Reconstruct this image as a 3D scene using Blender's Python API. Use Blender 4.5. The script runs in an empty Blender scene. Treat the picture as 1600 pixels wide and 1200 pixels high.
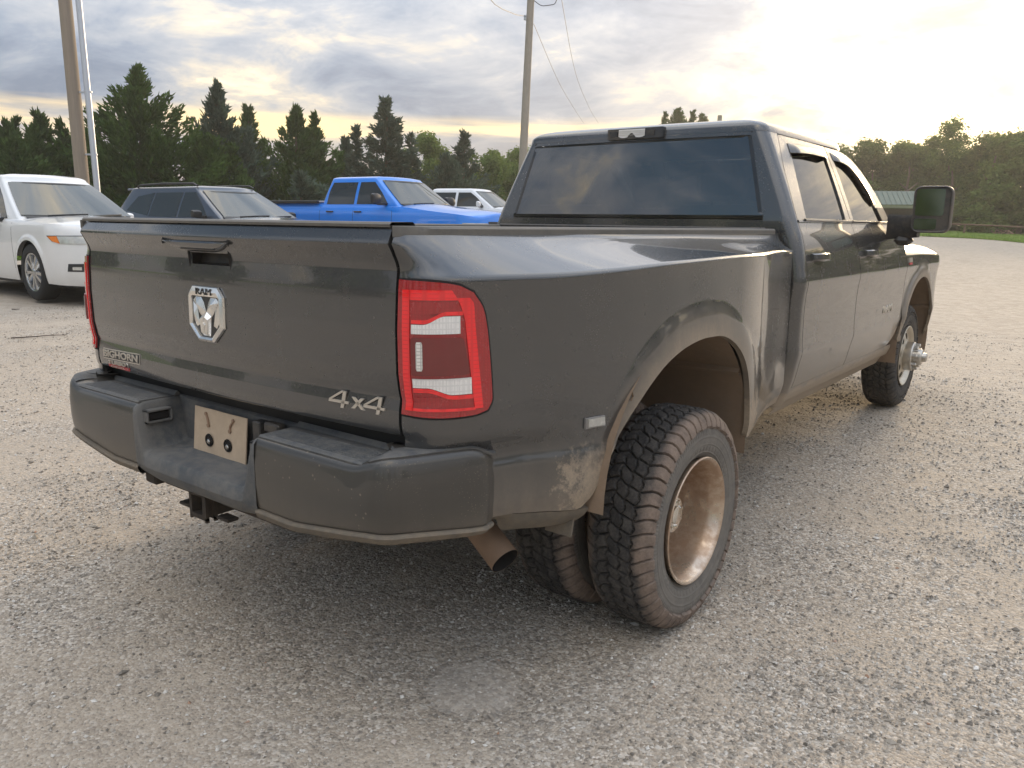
import bpy, bmesh, math, random
import numpy as np
from mathutils import Vector, Matrix

random.seed(7)
rng = np.random.default_rng(7)
RAD = math.radians
scene = bpy.context.scene
col = scene.collection

# ------------------------------------------------------------------ camera
cam_data = bpy.data.cameras.new("camera")
cam = bpy.data.objects.new("camera", cam_data)
col.objects.link(cam)
CAM = (2.35687, -1.48382, 1.49877)
CR = ((0.7914, 0.6111, 0.0139), (-0.1309, 0.1473, 0.9804), (-0.5972, 0.7777, -0.1968))   # right, up, forward
r_, u_, f_ = (Vector(a).normalized() for a in CR)
u_ = (r_.cross(f_)).normalized(); r_ = f_.cross(u_).normalized()
cam.matrix_world = Matrix(((r_.x, u_.x, -f_.x, CAM[0]), (r_.y, u_.y, -f_.y, CAM[1]), (r_.z, u_.z, -f_.z, CAM[2]), (0, 0, 0, 1)))
cam_data.sensor_width = 36
cam_data.lens = 36 * 1256.96 / 1600
cam_data.clip_start = 0.05
cam_data.clip_end = 3000
scene.camera = cam

# ------------------------------------------------------------------ node helper
class NT:
    def __init__(s, tree):
        s.t = tree
    def n(s, kind, ins=None, **props):
        nd = s.t.nodes.new(kind)
        for k, v in props.items():
            setattr(nd, k, v)
        for k, v in (ins or {}).items():
            sk = nd.inputs[k]
            if isinstance(v, bpy.types.NodeSocket):
                s.t.links.new(v, sk)
            else:
                if isinstance(v, (tuple, list)) and len(v) == 3 and len(getattr(sk, 'default_value', (0, 0, 0))) == 4:
                    v = (*v, 1)
                sk.default_value = v
        return nd
    def m(s, op, a, b=None, c=None, clamp=False):
        nd = s.t.nodes.new('ShaderNodeMath'); nd.operation = op; nd.use_clamp = clamp
        for i, v in enumerate((a, b, c)):
            if v is None: continue
            if isinstance(v, bpy.types.NodeSocket): s.t.links.new(v, nd.inputs[i])
            else: nd.inputs[i].default_value = v
        return nd.outputs[0]
    def vm(s, op, a, b=None, scale=None):
        nd = s.t.nodes.new('ShaderNodeVectorMath'); nd.operation = op
        for i, v in enumerate((a, b)):
            if v is None: continue
            if isinstance(v, bpy.types.NodeSocket): s.t.links.new(v, nd.inputs[i])
            else: nd.inputs[i].default_value = v
        if scale is not None:
            if isinstance(scale, bpy.types.NodeSocket): s.t.links.new(scale, nd.inputs['Scale'])
            else: nd.inputs['Scale'].default_value = scale
        return nd
    def mix(s, f, a, b, blend='MIX'):
        nd = s.t.nodes.new('ShaderNodeMix'); nd.data_type = 'RGBA'; nd.blend_type = blend
        nd.clamp_factor = True
        for k, v in ((0, f), (6, a), (7, b)):
            if isinstance(v, bpy.types.NodeSocket): s.t.links.new(v, nd.inputs[k])
            elif k == 0: nd.inputs[k].default_value = v
            else: nd.inputs[k].default_value = (*v, 1) if len(v) == 3 else v
        return nd.outputs[2]
    def step(s, x, a, b):                         # smoothstep from a to b
        nd = s.t.nodes.new('ShaderNodeMapRange'); nd.interpolation_type = 'SMOOTHSTEP'
        s.t.links.new(x, nd.inputs[0])
        nd.inputs[1].default_value = a; nd.inputs[2].default_value = b
        nd.inputs[3].default_value = 0; nd.inputs[4].default_value = 1
        return nd.outputs[0]
    def noise(s, vec, scale, detail=4, rough=.55, dist=0.0):
        nd = s.t.nodes.new('ShaderNodeTexNoise')
        s.t.links.new(vec, nd.inputs['Vector'])
        nd.inputs['Scale'].default_value = scale; nd.inputs['Detail'].default_value = detail
        nd.inputs['Roughness'].default_value = rough; nd.inputs['Distortion'].default_value = dist
        return nd.outputs[0]
    def ramp(s, x, stops):
        nd = s.t.nodes.new('ShaderNodeValToRGB')
        el = nd.color_ramp.elements
        while len(el) < len(stops): el.new(0.5)
        for e, (p, c) in zip(el, stops):
            e.position = p; e.color = (*c, 1)
        s.t.links.new(x, nd.inputs[0])
        return nd.outputs[0]

# ------------------------------------------------------------------ sky (evening, broken cloud, sun behind cloud ahead of the truck)
SUN_AZ, SUN_EL = RAD(-6.0), RAD(9.5)             # azimuth measured from +Y towards +X
sun_dir = Vector((math.sin(SUN_AZ) * math.cos(SUN_EL), math.cos(SUN_AZ) * math.cos(SUN_EL), math.sin(SUN_EL)))
world = bpy.data.worlds.new("World")
scene.world = world
world.use_nodes = True
W = NT(world.node_tree)
world.node_tree.nodes.clear()
out = W.n('ShaderNodeOutputWorld')
sky = W.n('ShaderNodeTexSky', sky_type='NISHITA', sun_disc=False, sun_elevation=SUN_EL, sun_rotation=SUN_AZ,
          altitude=300, air_density=1.0, dust_density=2.0, ozone_density=1.5)
nish = W.vm('SCALE', sky.outputs[0], scale=0.10).outputs[0]
dvec = W.vm('NORMALIZE', W.n('ShaderNodeTexCoord').outputs['Generated']).outputs[0]
sx = W.n('ShaderNodeSeparateXYZ', {0: dvec})
dx, dy, dz = sx.outputs
zc = W.m('MAXIMUM', dz, 0.0)
den = W.m('ADD', zc, 0.22)
pl = W.n('ShaderNodeCombineXYZ', {0: W.m('DIVIDE', dx, den), 1: W.m('DIVIDE', dy, den), 2: 0.0}).outputs[0]
n1 = W.noise(pl, 1.05, 7, .60, .35)
n2 = W.noise(W.vm('ADD', pl, (7.3, 2.1, 0)).outputs[0], 3.1, 8, .62, .5)
n3 = W.noise(W.vm('ADD', pl, (-3.1, 5.7, 0)).outputs[0], 0.55, 4, .5, .2)
nn = W.m('ADD', W.m('MULTIPLY', n1, .6), W.m('MULTIPLY', n2, .4))
cosun = W.vm('DOT_PRODUCT', dvec, tuple(sun_dir)).outputs['Value']
ang = W.m('SUBTRACT', 1.0, cosun)
# cloud deck colour: slate-blue undersides to warm grey tops
deck = W.ramp(nn, [(0.39, (.088, .110, .148)), (0.46, (.128, .150, .186)), (0.53, (.192, .203, .222)), (0.59, (.315, .285, .240)), (0.66, (.64, .50, .32))])
zen = W.m('MULTIPLY_ADD', zc, 5.0, 1.0)           # overcast is brighter overhead; raised further to light the ground
deck = W.vm('SCALE', deck, scale=zen).outputs[0]
# pale belt near the horizon and a bright yellow slit under the deck
low = W.step(zc, .13, .02)
deck = W.mix(W.m('MULTIPLY', low, .65), deck, (.30, .268, .245))
nb = W.noise(W.n('ShaderNodeCombineXYZ', {0: W.m('MULTIPLY', dx, 3.0), 1: W.m('MULTIPLY', dy, 3.0), 2: W.m('MULTIPLY', dz, 42.0)}).outputs[0], 1.0, 5, .55, .3)
slit_z = W.m('ADD', W.m('MULTIPLY', W.m('SUBTRACT', nb, .5), .035), zc)
slit = W.m('MULTIPLY', W.step(slit_z, .088, .102), W.step(slit_z, .124, .113))
slit = W.m('MULTIPLY', slit, W.step(W.m('MULTIPLY_ADD', nb, .5, W.m('MULTIPLY', n3, .5)), .40, .56))
front = W.step(dy, .05, .45)
slit = W.m('MULTIPLY', slit, front)
deck = W.mix(slit, deck, (1.0, .74, .36))
low2 = W.m('MULTIPLY', W.m('MULTIPLY', W.step(zc, .075, .02), W.step(nb, .42, .6)), front)
deck = W.mix(W.m('MULTIPLY', low2, .8), deck, (1.05, .82, .50))
# glow of the hidden sun, broken by the cloud
brk = W.m('ADD', W.m('MULTIPLY', W.m('SUBTRACT', n2, .5), .13), W.m('MULTIPLY', W.m('SUBTRACT', n1, .5), .11))
a2 = W.m('MAXIMUM', W.m('SUBTRACT', ang, brk), 0.0)
core = W.m('MULTIPLY', W.step(a2, .058, .010), W.m('ADD', .07, W.m('EXPONENT', W.m('MULTIPLY', ang, -1 / .030))))
wide = W.m('EXPONENT', W.m('MULTIPLY', ang, -1 / .085))
vast = W.m('EXPONENT', W.m('MULTIPLY', ang, -1 / .35))
glow = W.vm('ADD', W.vm('SCALE', (1.0, .76, .39), scale=W.m('MULTIPLY', core, W.m('MULTIPLY_ADD', W.step(nn, .42, .58), .95, .80))).outputs[0],
            W.vm('SCALE', (1.0, .72, .38), scale=W.m('MULTIPLY', wide, .27)).outputs[0]).outputs[0]
glow = W.vm('ADD', glow, W.vm('SCALE', (1.0, .83, .62), scale=W.m('MULTIPLY', vast, .07)).outputs[0]).outputs[0]
# clear blue gaps away from the sun
back = W.step(dy, .35, -.35)
gap = W.m('MULTIPLY', W.step(W.m('MULTIPLY_ADD', n1, .5, W.m('MULTIPLY', n3, .5)), .50, .43), back)
deck = W.mix(gap, deck, nish)
tot = W.vm('ADD', W.vm('SCALE', deck, scale=W.m('SUBTRACT', 1.0, W.m('MULTIPLY', core, .55), clamp=True)).outputs[0], glow).outputs[0]
gnd = W.step(dz, -.03, 0.0)
tot = W.mix(gnd, (.22, .19, .16), tot)
bg = W.n('ShaderNodeBackground', {'Color': tot, 'Strength': 1.0})
world.node_tree.links.new(bg.outputs[0], out.inputs['Surface'])

# ------------------------------------------------------------------ sun (very soft, through cloud)
sl = bpy.data.lights.new("sun", 'SUN')
sl.energy = 2.4
sl.angle = RAD(13)
sl.color = (1.0, .76, .48)
sun = bpy.data.objects.new("sun", sl)
col.objects.link(sun)
sun.rotation_euler = sun_dir.to_track_quat('Z', 'Y').to_euler()

# ------------------------------------------------------------------ exposure
scene.view_settings.view_transform = 'Standard'
scene.view_settings.look = 'None'
scene.view_settings.gamma = 1
scene.view_settings.use_curve_mapping = False
scene.view_settings.exposure = 0.76

# ------------------------------------------------------------------ generic helpers
def spl(xk, yk, x):
    """monotone cubic through the key points"""
    xk = np.asarray(xk, float); yk = np.asarray(yk, float); x = np.asarray(x, float)
    h = np.diff(xk); d = np.diff(yk) / h
    m = np.zeros_like(yk)
    m[0], m[-1] = d[0], d[-1]
    for i in range(1, len(xk) - 1):
        if d[i - 1] * d[i] > 0:
            w1, w2 = 2 * h[i] + h[i - 1], h[i] + 2 * h[i - 1]
            m[i] = (w1 + w2) / (w1 / d[i - 1] + w2 / d[i])
    xc = np.clip(x, xk[0], xk[-1])
    i = np.clip(np.searchsorted(xk, xc, side='right') - 1, 0, len(xk) - 2)
    t = (xc - xk[i]) / h[i]
    return ((2 * t**3 - 3 * t**2 + 1) * yk[i] + (t**3 - 2 * t**2 + t) * h[i] * m[i]
            + (-2 * t**3 + 3 * t**2) * yk[i + 1] + (t**3 - t**2) * h[i] * m[i + 1])

def sstep(x, a, b):
    t = np.clip((np.asarray(x, float) - a) / (b - a), 0, 1)
    return t * t * (3 - 2 * t)

def resample(P, n, smooth=True):
    P = np.asarray(P, float)
    s = np.concatenate([[0], np.cumsum(np.linalg.norm(np.diff(P, axis=0), axis=1))])
    t = np.linspace(0, s[-1], n + 1)
    if smooth and len(P) > 2:
        return np.stack([spl(s, P[:, k], t) for k in range(P.shape[1])], 1)
    return np.stack([np.interp(t, s, P[:, k]) for k in range(P.shape[1])], 1)

def coons(B, T, L, Rt, nu, nv, smooth=True):
    B, T = resample(B, nu, smooth), resample(T, nu, smooth)
    L, Rt = resample(L, nv, smooth), resample(Rt, nv, smooth)
    u = np.linspace(0, 1, nu + 1)[:, None, None]; v = np.linspace(0, 1, nv + 1)[None, :, None]
    return ((1 - v) * B[:, None] + v * T[:, None] + (1 - u) * L[None] + u * Rt[None]
            - ((1 - u) * (1 - v) * B[0] + u * (1 - v) * B[-1] + (1 - u) * v * T[0] + u * v * T[-1]))

def gnormals(P):
    du = np.gradient(P, axis=0); dv = np.gradient(P, axis=1)
    n = np.cross(du, dv)
    return n / np.maximum(np.linalg.norm(n, axis=2, keepdims=True), 1e-9)

class MB:
    """collects faces of one mesh"""
    def __init__(s):
        s.v = []; s.f = []; s.k = 0
    def add(s, V, F):
        V = np.asarray(V, float).reshape(-1, 3)
        s.v.append(V); b = s.k
        s.f += [tuple(int(i) + b for i in q) for q in F]
        s.k += len(V)
        return s
    def grid(s, P, wrap=False, wrapv=False):
        nu, nv = P.shape[:2]
        F = []
        for i in range(nu if wrap else nu - 1):
            i2 = (i + 1) % nu
            for j in range(nv if wrapv else nv - 1):
                j2 = (j + 1) % nv
                F.append((i * nv + j, i2 * nv + j, i2 * nv + j2, i * nv + j2))
        return s.add(P.reshape(-1, 3), F)
    def panel(s, P, t, out):
        """a curved sheet with turned-in edges of depth t; out = rough outward direction"""
        P = np.asarray(P, float)
        n = gnormals(P)
        o = np.asarray(out, float)
        if (n.reshape(-1, 3) @ o).sum() < 0: n = -n
        nu, nv = P.shape[:2]
        ring = [(i, 0) for i in range(nu)] + [(nu - 1, j) for j in range(1, nv)] + [(i, nv - 1) for i in range(nu - 2, -1, -1)] + [(0, j) for j in range(nv - 2, 0, -1)]
        V = [P.reshape(-1, 3)]
        F = []
        for i in range(nu - 1):
            for j in range(nv - 1):
                F.append((i * nv + j, (i + 1) * nv + j, (i + 1) * nv + j + 1, i * nv + j + 1))
        b = nu * nv
        sk = np.array([P[i, j] - n[i, j] * t for i, j in ring])
        V.append(sk)
        m = len(ring)
        for k in range(m):
            i, j = ring[k]; i2, j2 = ring[(k + 1) % m]
            F.append((i * nv + j, i2 * nv + j2, b + (k + 1) % m, b + k))
        return s.add(np.concatenate(V), F)
    def box(s, lo, hi, bev=0.0, M=None):
        lo, hi = np.asarray(lo, float), np.asarray(hi, float)
        if bev <= 0:
            V = np.array([(x, y, z) for x in (lo[0], hi[0]) for y in (lo[1], hi[1]) for z in (lo[2], hi[2])])
            F = [(0, 1, 3, 2), (4, 6, 7, 5), (0, 4, 5, 1), (2, 3, 7, 6), (0, 2, 6, 4), (1, 5, 7, 3)]
        else:
            b = min(bev, *(0.49 * (hi - lo)))
            V = []; idx = {}
            for ax in range(3):
                for c in range(8):
                    p = [hi[k] if c >> k & 1 else lo[k] for k in range(3)]
                    for k in range(3):
                        if k != ax: p[k] += -b if c >> k & 1 else b
                    idx[(ax, c)] = len(V); V.append(p)
            V = np.array(V); F = []
            for ax in range(3):
                o = [k for k in range(3) if k != ax]
                for sd in (0, 1):
                    q = []
                    for a, b2 in ((0, 0), (1, 0), (1, 1), (0, 1)):
                        q.append(idx[(ax, sd << ax | a << o[0] | b2 << o[1])])
                    F.append(tuple(q))
                for a in (0, 1):
                    for b2 in (0, 1):
                        c0 = a << o[0] | b2 << o[1]; c1 = c0 | 1 << ax
                        F.append((idx[(o[0], c0)], idx[(o[0], c1)], idx[(o[1], c1)], idx[(o[1], c0)]))
            for c in range(8):
                F.append(tuple(idx[(ax, c)] for ax in range(3)))
        if M is not None:
            V = (np.asarray(M)[:3, :3] @ V.T).T + np.asarray(M)[:3, 3]
        return s.add(V, F)
    def lathe(s, prof, axis='x', n=48, c=(0, 0, 0), closed=False):
        """prof: list of (along, radius)"""
        prof = np.asarray(prof, float)
        th = np.linspace(0, 2 * np.pi, n, endpoint=False)
        a = np.repeat(prof[None, :, 0], n, 0); r = prof[None, :, 1]
        p, q = np.cos(th)[:, None] * r, np.sin(th)[:, None] * r
        P = {'x': (a, p, q), 'y': (p, a, q), 'z': (p, q, a)}[axis]
        return s.grid(np.stack(P, 2) + np.asarray(c, float), wrap=True, wrapv=closed)
    def tube(s, pts, rad, n=10, cap=True):
        pts = np.asarray(pts, float)
        rad = np.broadcast_to(np.asarray(rad, float), (len(pts),))
        tan = np.gradient(pts, axis=0); tan /= np.linalg.norm(tan, axis=1, keepdims=True)
        a = np.array([0, 0, 1.0]) if abs(tan[0][2]) < .9 else np.array([1.0, 0, 0])
        rows = []
        for p, t, r in zip(pts, tan, rad):
            a = a - t * (a @ t); a /= np.linalg.norm(a); b = np.cross(t, a)
            th = np.linspace(0, 2 * np.pi, n, endpoint=False)
            rows.append(p + r * (np.cos(th)[:, None] * a + np.sin(th)[:, None] * b))
        P = np.array(rows)
        b0 = s.k
        s.grid(P, wrapv=True)
        if cap:
            s.f.append(tuple(b0 + i for i in range(n)))
            s.f.append(tuple(b0 + (len(pts) - 1) * n + i for i in range(n - 1, -1, -1)))
        return s
    def prism(s, poly, o, ex, ey, ez, d, inset=0.0):
        """polygon in the (ex, ey) plane at o pushed out along ez by d; inset shrinks the front for a chamfer"""
        poly = np.asarray(poly, float); o, ex, ey, ez = (np.asarray(a, float) for a in (o, ex, ey, ez))
        c = poly.mean(0); top = poly
        if inset:
            dv = poly - c; top = c + dv * (1 - inset / np.maximum(np.linalg.norm(dv, axis=1, keepdims=True), 1e-6))
        A = o + poly[:, :1] * ex + poly[:, 1:] * ey
        B = o + top[:, :1] * ex + top[:, 1:] * ey + ez * d
        n = len(poly)
        F = [tuple(range(n, 2 * n)), tuple(range(n - 1, -1, -1))]
        F += [(i, (i + 1) % n, n + (i + 1) % n, n + i) for i in range(n)]
        return s.add(np.concatenate([A, B]), F)
    def mirror(s):
        m = MB(); m.v = [np.asarray(v) * np.array([-1, 1, 1]) for v in s.v]; m.f = [tuple(reversed(q)) for q in s.f]; m.k = s.k
        return m
    def mesh(s, name, mat, sharp=38, weld=False):
        me = bpy.data.meshes.new(name)
        me.from_pydata(np.concatenate(s.v).tolist(), [], s.f)
        bm = bmesh.new(); bm.from_mesh(me)
        if weld: bmesh.ops.remove_doubles(bm, verts=bm.verts, dist=2e-4)
        bmesh.ops.recalc_face_normals(bm, faces=bm.faces)
        bm.to_mesh(me); bm.free()
        for mm in (mat if isinstance(mat, (list, tuple)) else [mat]):
            me.materials.append(mm)
        if sharp:
            me.shade_smooth()
            me.set_sharp_from_angle(angle=RAD(sharp))
        return me
    def build(s, name, mat, parent=None, sharp=38, weld=False, **kw):
        return link(name, s.mesh(name, mat, sharp, weld), parent, **kw)

def link(name, me, parent=None, loc=None, label=None, cat=None, group=None, kind=None):
    o = bpy.data.objects.new(name, me); col.objects.link(o)
    if parent is not None: o.parent = parent
    if loc is not None: o.location = loc
    tag(o, label, cat, group, kind)
    return o

def tag(o, label=None, cat=None, group=None, kind=None):
    for k, v in (('label', label), ('category', cat), ('group', group), ('kind', kind)):
        if v: o[k] = v
    return o

def thing(name, label, cat, loc=(0, 0, 0), rz=0.0, group=None):
    o = bpy.data.objects.new(name, None); col.objects.link(o)
    o.location = loc; o.rotation_euler = (0, 0, rz)
    o.empty_display_size = .3
    return tag(o, label, cat, group)

def text(body, size, o, ex, ey, mat, name, parent, depth=.002, fat=0.0, shear=0.0, width=None, space=1.0):
    cu = bpy.data.curves.new(name, 'FONT')
    cu.body = body; cu.size = size; cu.extrude = depth / 2; cu.offset = fat; cu.shear = shear
    cu.align_x = 'CENTER'; cu.align_y = 'CENTER'; cu.space_character = space
    cu.resolution_u = 3
    tmp = bpy.data.objects.new('tmp', cu); col.objects.link(tmp)
    dg = bpy.context.evaluated_depsgraph_get(); dg.update()
    me = bpy.data.meshes.new_from_object(tmp.evaluated_get(dg))
    bpy.data.objects.remove(tmp); bpy.data.curves.remove(cu)
    n = len(me.vertices); co = np.empty(n * 3); me.vertices.foreach_get('co', co); co = co.reshape(-1, 3)
    if width:
        co[:, 0] *= width / (co[:, 0].max() - co[:, 0].min())
    ex, ey = np.asarray(ex, float), np.asarray(ey, float)
    ex /= np.linalg.norm(ex); ey = ey - ex * (ex @ ey); ey /= np.linalg.norm(ey); ez = np.cross(ex, ey)
    P = np.asarray(o, float) + co[:, :1] * ex + co[:, 1:2] * ey + co[:, 2:] * ez
    me.vertices.foreach_set('co', P.ravel()); me.update()
    me.materials.clear(); me.materials.append(mat); me.name = name
    return link(name, me, parent)

# the lot dips gently under the truck and rises away from it
def ground_z(x, y):
    x = np.asarray(x, float); y = np.asarray(y, float)
    a = .0163 * np.log1p(np.exp(np.clip((y - 1.6) / .5, -30, 30))) * .5
    a = np.where((y - 1.6) / .5 > 25, .0163 * (y - 1.6), a)
    a = np.where(a > .9, .9 + .55 * (1 - np.exp(-(a - .9) / .55)), a)
    d = np.log1p(np.exp(np.clip((-x - 1.9) / .4, -30, 30))) * .4
    d = np.where((-x - 1.9) / .4 > 25, -x - 1.9, d)
    return .026 + a + .42 * (1 - np.exp(-d / 6.0))
# ------------------------------------------------------------------ materials
MAT = {}
def material(name):
    m = bpy.data.materials.new(name); m.use_nodes = True
    m.node_tree.nodes.clear()
    t = NT(m.node_tree)
    o = t.n('ShaderNodeOutputMaterial')
    MAT[name] = m
    return m, t, o

def simple(name, colr, rough=.5, metal=0.0, coat=0.0, var=.12, scale=9.0, spec=.5, bump=0.0, bscale=200.0, dust=0.0, dcol=(.30, .235, .165), emit=None):
    """plain surface with slight mottling, optional dust settled by noise"""
    m, t, o = material(name)
    tc = t.n('ShaderNodeTexCoord').outputs['Object']
    nz = t.noise(tc, scale, 5, .6)
    c = t.mix(nz, tuple(v * (1 - var) for v in colr), tuple(min(1, v * (1 + var)) for v in colr))
    rg = t.m('MULTIPLY_ADD', t.m('SUBTRACT', nz, .5), .25, rough)
    if dust > 0:
        dm = t.m('MULTIPLY', t.step(t.m('MULTIPLY_ADD', t.noise(tc, 31.0, 6, .7), .5, t.m('MULTIPLY', t.noise(tc, 4.0, 5, .6), .5)), .36, .62), dust)
        c = t.mix(dm, c, dcol)
        rg = t.m('ADD', rg, t.m('MULTIPLY', dm, .35), clamp=True)
    ins = {'Base Color': c, 'Roughness': rg, 'Metallic': metal, 'Coat Weight': coat, 'Specular IOR Level': spec}
    if emit: ins['Emission Color'] = emit[0]; ins['Emission Strength'] = emit[1]
    if bump:
        bn = t.n('ShaderNodeBump', {'Height': t.noise(tc, bscale, 4, .6), 'Strength': bump, 'Distance': .004})
        ins['Normal'] = bn.outputs[0]
    b = t.n('ShaderNodeBsdfPrincipled', ins)
    t.t.links.new(b.outputs[0], o.inputs[0])
    return m

def paint(name, colr, metal=.0, dust=0.0, arch=(), rough=.3, low=(.55, 1.15), dcol=(.40, .315, .225), speck=0.0, coat=1.0, flake=0.0):
    """car paint; dust gathers low on the body and round the wheel arches (arch: (y, z) centres)"""
    m, t, o = material(name)
    tc = t.n('ShaderNodeTexCoord').outputs['Object']
    sp = t.n('ShaderNodeSeparateXYZ', {0: tc})
    nz = t.noise(tc, 3.0, 5, .6)
    c = t.mix(nz, tuple(v * .93 for v in colr), tuple(v * 1.07 for v in colr))
    rg = rough; ct = coat; mt = metal; ctr = .03
    if dust > 0:
        big = t.noise(tc, 5.0, 6, .65); fine = t.noise(tc, 70.0, 4, .7)
        drip = t.noise(t.vm('MULTIPLY', tc, (9, 9, 1.3)).outputs[0], 2.0, 5, .6)
        hz = t.step(sp.outputs[2], low[1], low[0])
        d = t.m('MULTIPLY', hz, .62)
        for ay, az in arch:
            rr = t.m('SQRT', t.m('ADD', t.m('POWER', t.m('SUBTRACT', sp.outputs[1], ay), 2.0), t.m('POWER', t.m('SUBTRACT', sp.outputs[2], az), 2.0)))
            rr = t.m('ADD', rr, t.m('MULTIPLY', t.m('SUBTRACT', big, .5), .16))
            d = t.m('MAXIMUM', d, t.m('MULTIPLY', t.step(rr, .62, .46), .85))
            low_a = t.m('MULTIPLY', t.step(rr, .78, .48), t.step(sp.outputs[2], .86, .60))
            d = t.m('MAXIMUM', d, t.m('MULTIPLY', low_a, .95))
        d = t.m('ADD', d, .045)
        d = t.m('MULTIPLY', d, t.m('MULTIPLY_ADD', big, .8, t.m('MULTIPLY', drip, .65)))
        d = t.m('MULTIPLY', d, t.m('MULTIPLY_ADD', fine, .6, .70))
        d = t.m('MULTIPLY', d, dust, clamp=True)
        for ay, az in arch:                       # caked, ragged-edged mud low round the wheel openings and along the sill
            rr = t.m('SQRT', t.m('ADD', t.m('POWER', t.m('SUBTRACT', sp.outputs[1], ay), 2.0), t.m('POWER', t.m('SUBTRACT', sp.outputs[2], az), 2.0)))
            ragged = t.noise(tc, 17.0, 7, .72)
            rr = t.m('ADD', rr, t.m('MULTIPLY', t.m('SUBTRACT', ragged, .5), .42))
            md = t.m('MULTIPLY', t.step(rr, .76, .68), t.step(t.m('ADD', sp.outputs[2], t.m('MULTIPLY', t.m('SUBTRACT', ragged, .5), .30)), .88, .74))
            d = t.m('MAXIMUM', d, t.m('MULTIPLY', md, t.m('MULTIPLY_ADD', fine, .8, .32)))
        if arch:
            d = t.m('MAXIMUM', d, t.m('MULTIPLY', t.step(t.m('ADD', sp.outputs[2], t.m('MULTIPLY', t.m('SUBTRACT', big, .5), .10)), .675, .62), .72))
        if speck:
            vo = t.n('ShaderNodeTexVoronoi', {'Vector': tc, 'Scale': 46.0}, feature='F1')
            sp1 = t.m('MULTIPLY', t.step(vo.outputs['Distance'], .20, .10), t.step(t.noise(tc, 7.0, 3, .6), .50, .66))
            vo2 = t.n('ShaderNodeTexVoronoi', {'Vector': tc, 'Scale': 130.0}, feature='F1')
            sp2 = t.m('MULTIPLY', t.step(vo2.outputs['Distance'], .25, .12), t.step(t.noise(tc, 4.0, 4, .6), .52, .66))
            d = t.m('MAXIMUM', d, t.m('MULTIPLY', t.m('MAXIMUM', sp1, sp2), speck))
        c = t.mix(d, c, dcol)
        rg = t.m('MULTIPLY_ADD', d, .6, rough, clamp=True)
        ct = t.m('MULTIPLY', t.m('SUBTRACT', 1.0, t.m('MULTIPLY', d, 1.25), clamp=True), coat)
        mt = t.m('MULTIPLY', t.m('SUBTRACT', 1.0, d, clamp=True), metal)
        ctr = t.m('MULTIPLY_ADD', d, .30, .012)
    ins = {'Base Color': c, 'Roughness': rg, 'Metallic': mt, 'Coat Weight': ct, 'Coat Roughness': ctr, 'Specular IOR Level': .4, 'Coat IOR': 1.55}
    b = t.n('ShaderNodeBsdfPrincipled', ins)
    t.t.links.new(b.outputs[0], o.inputs[0])
    return m

def glass(name, tint, rough=.01, ior=1.5, dust=.0):
    m, t, o = material(name)
    tc = t.n('ShaderNodeTexCoord').outputs['Object']
    fr = t.n('ShaderNodeFresnel', {'IOR': ior}).outputs[0]
    tr = t.n('ShaderNodeBsdfTransparent', {'Color': tint})
    gl = t.n('ShaderNodeBsdfGlossy', {'Color': (1, 1, 1), 'Roughness': rough})
    mx = t.n('ShaderNodeMixShader', {0: fr, 1: tr.outputs[0], 2: gl.outputs[0]})
    sh = mx.outputs[0]
    if dust:
        dm = t.m('MULTIPLY', t.step(t.noise(tc, 6.0, 6, .65), .35, .75), dust)
        df = t.n('ShaderNodeBsdfDiffuse', {'Color': (.42, .36, .28)})
        sh = t.n('ShaderNodeMixShader', {0: dm, 1: sh, 2: df.outputs[0]}).outputs[0]
    t.t.links.new(sh, o.inputs[0])
    return m

ARCH = ((1.15, .63), (5.45, .66))
paint('truck_paint', (.074, .076, .079), .60, 1.0, ARCH, rough=.25, speck=.22, low=(.50, .90))
simple('plastic_black', (.022, .023, .025), .45, dust=.20, bump=.25, bscale=320)
simple('trim_gloss_black', (.012, .012, .013), .18, coat=.5)
simple('bumper_plastic', (.062, .068, .075), .55, dust=.42, dcol=(.24, .215, .18), bump=.35, bscale=260)
paint('bumper_paint', (.056, .052, .047), .3, .8, (), rough=.40, low=(.56, .76), speck=.45, coat=.5, dcol=(.33, .27, .20))
simple('valance', (.12, .105, .085), .7, dust=.45, dcol=(.28, .22, .155), bump=.4)
simple('mud', (.20, .135, .085), .9, var=.35, scale=14, bump=.9, bscale=60)
simple('liner', (.23, .165, .115), .9, var=.4, scale=8, dust=.5, dcol=(.22, .15, .095), bump=.6, bscale=40)
simple('underbody', (.028, .024, .020), .8, dust=.4, dcol=(.14, .10, .07))
simple('seal_and_shade', (.008, .008, .008), .7)
simple('chrome_soft', (.84, .82, .79), .30, metal=1.0, var=.03)
simple('chrome', (.78, .76, .72), .12, metal=1.0, var=.03)
simple('badge_silver', (.62, .58, .52), .35, metal=.8, var=.06)
simple('badge_dark', (.03, .03, .03), .4)
simple('badge_red', (.55, .08, .08), .45)
simple('hub_metal', (.62, .60, .56), .30, metal=1.0, dust=.25, dcol=(.42, .33, .24))
simple('rim_mud', (.64, .53, .42), .24, metal=.7, var=.3, scale=6, dust=.75, dcol=(.37, .225, .135), coat=.5)
simple('rim_steel', (.60, .55, .46), .38, metal=.7, dust=.35, dcol=(.45, .36, .26))
simple('rust_pipe', (.27, .175, .115), .75, metal=.1, var=.3, scale=18, dust=.4, dcol=(.30, .21, .15))
simple('soot_and_hole_shade', (.012, .010, .009), .95)
simple('plate_tan', (.50, .385, .275), .7, var=.18, scale=12, dust=.4, dcol=(.36, .27, .185))
simple('seat_cloth', (.035, .034, .033), .9)
simple('headliner', (.22, .21, .20), .9)
glass('glass_rear', (.07, .075, .08), ior=2.2, dust=.04)
glass('glass_side', (.13, .13, .125), ior=1.75, dust=.06)
glass('glass_clear', (.62, .66, .62), dust=.05)
glass('glass_dark', (.10, .105, .11), ior=1.6)
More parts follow.
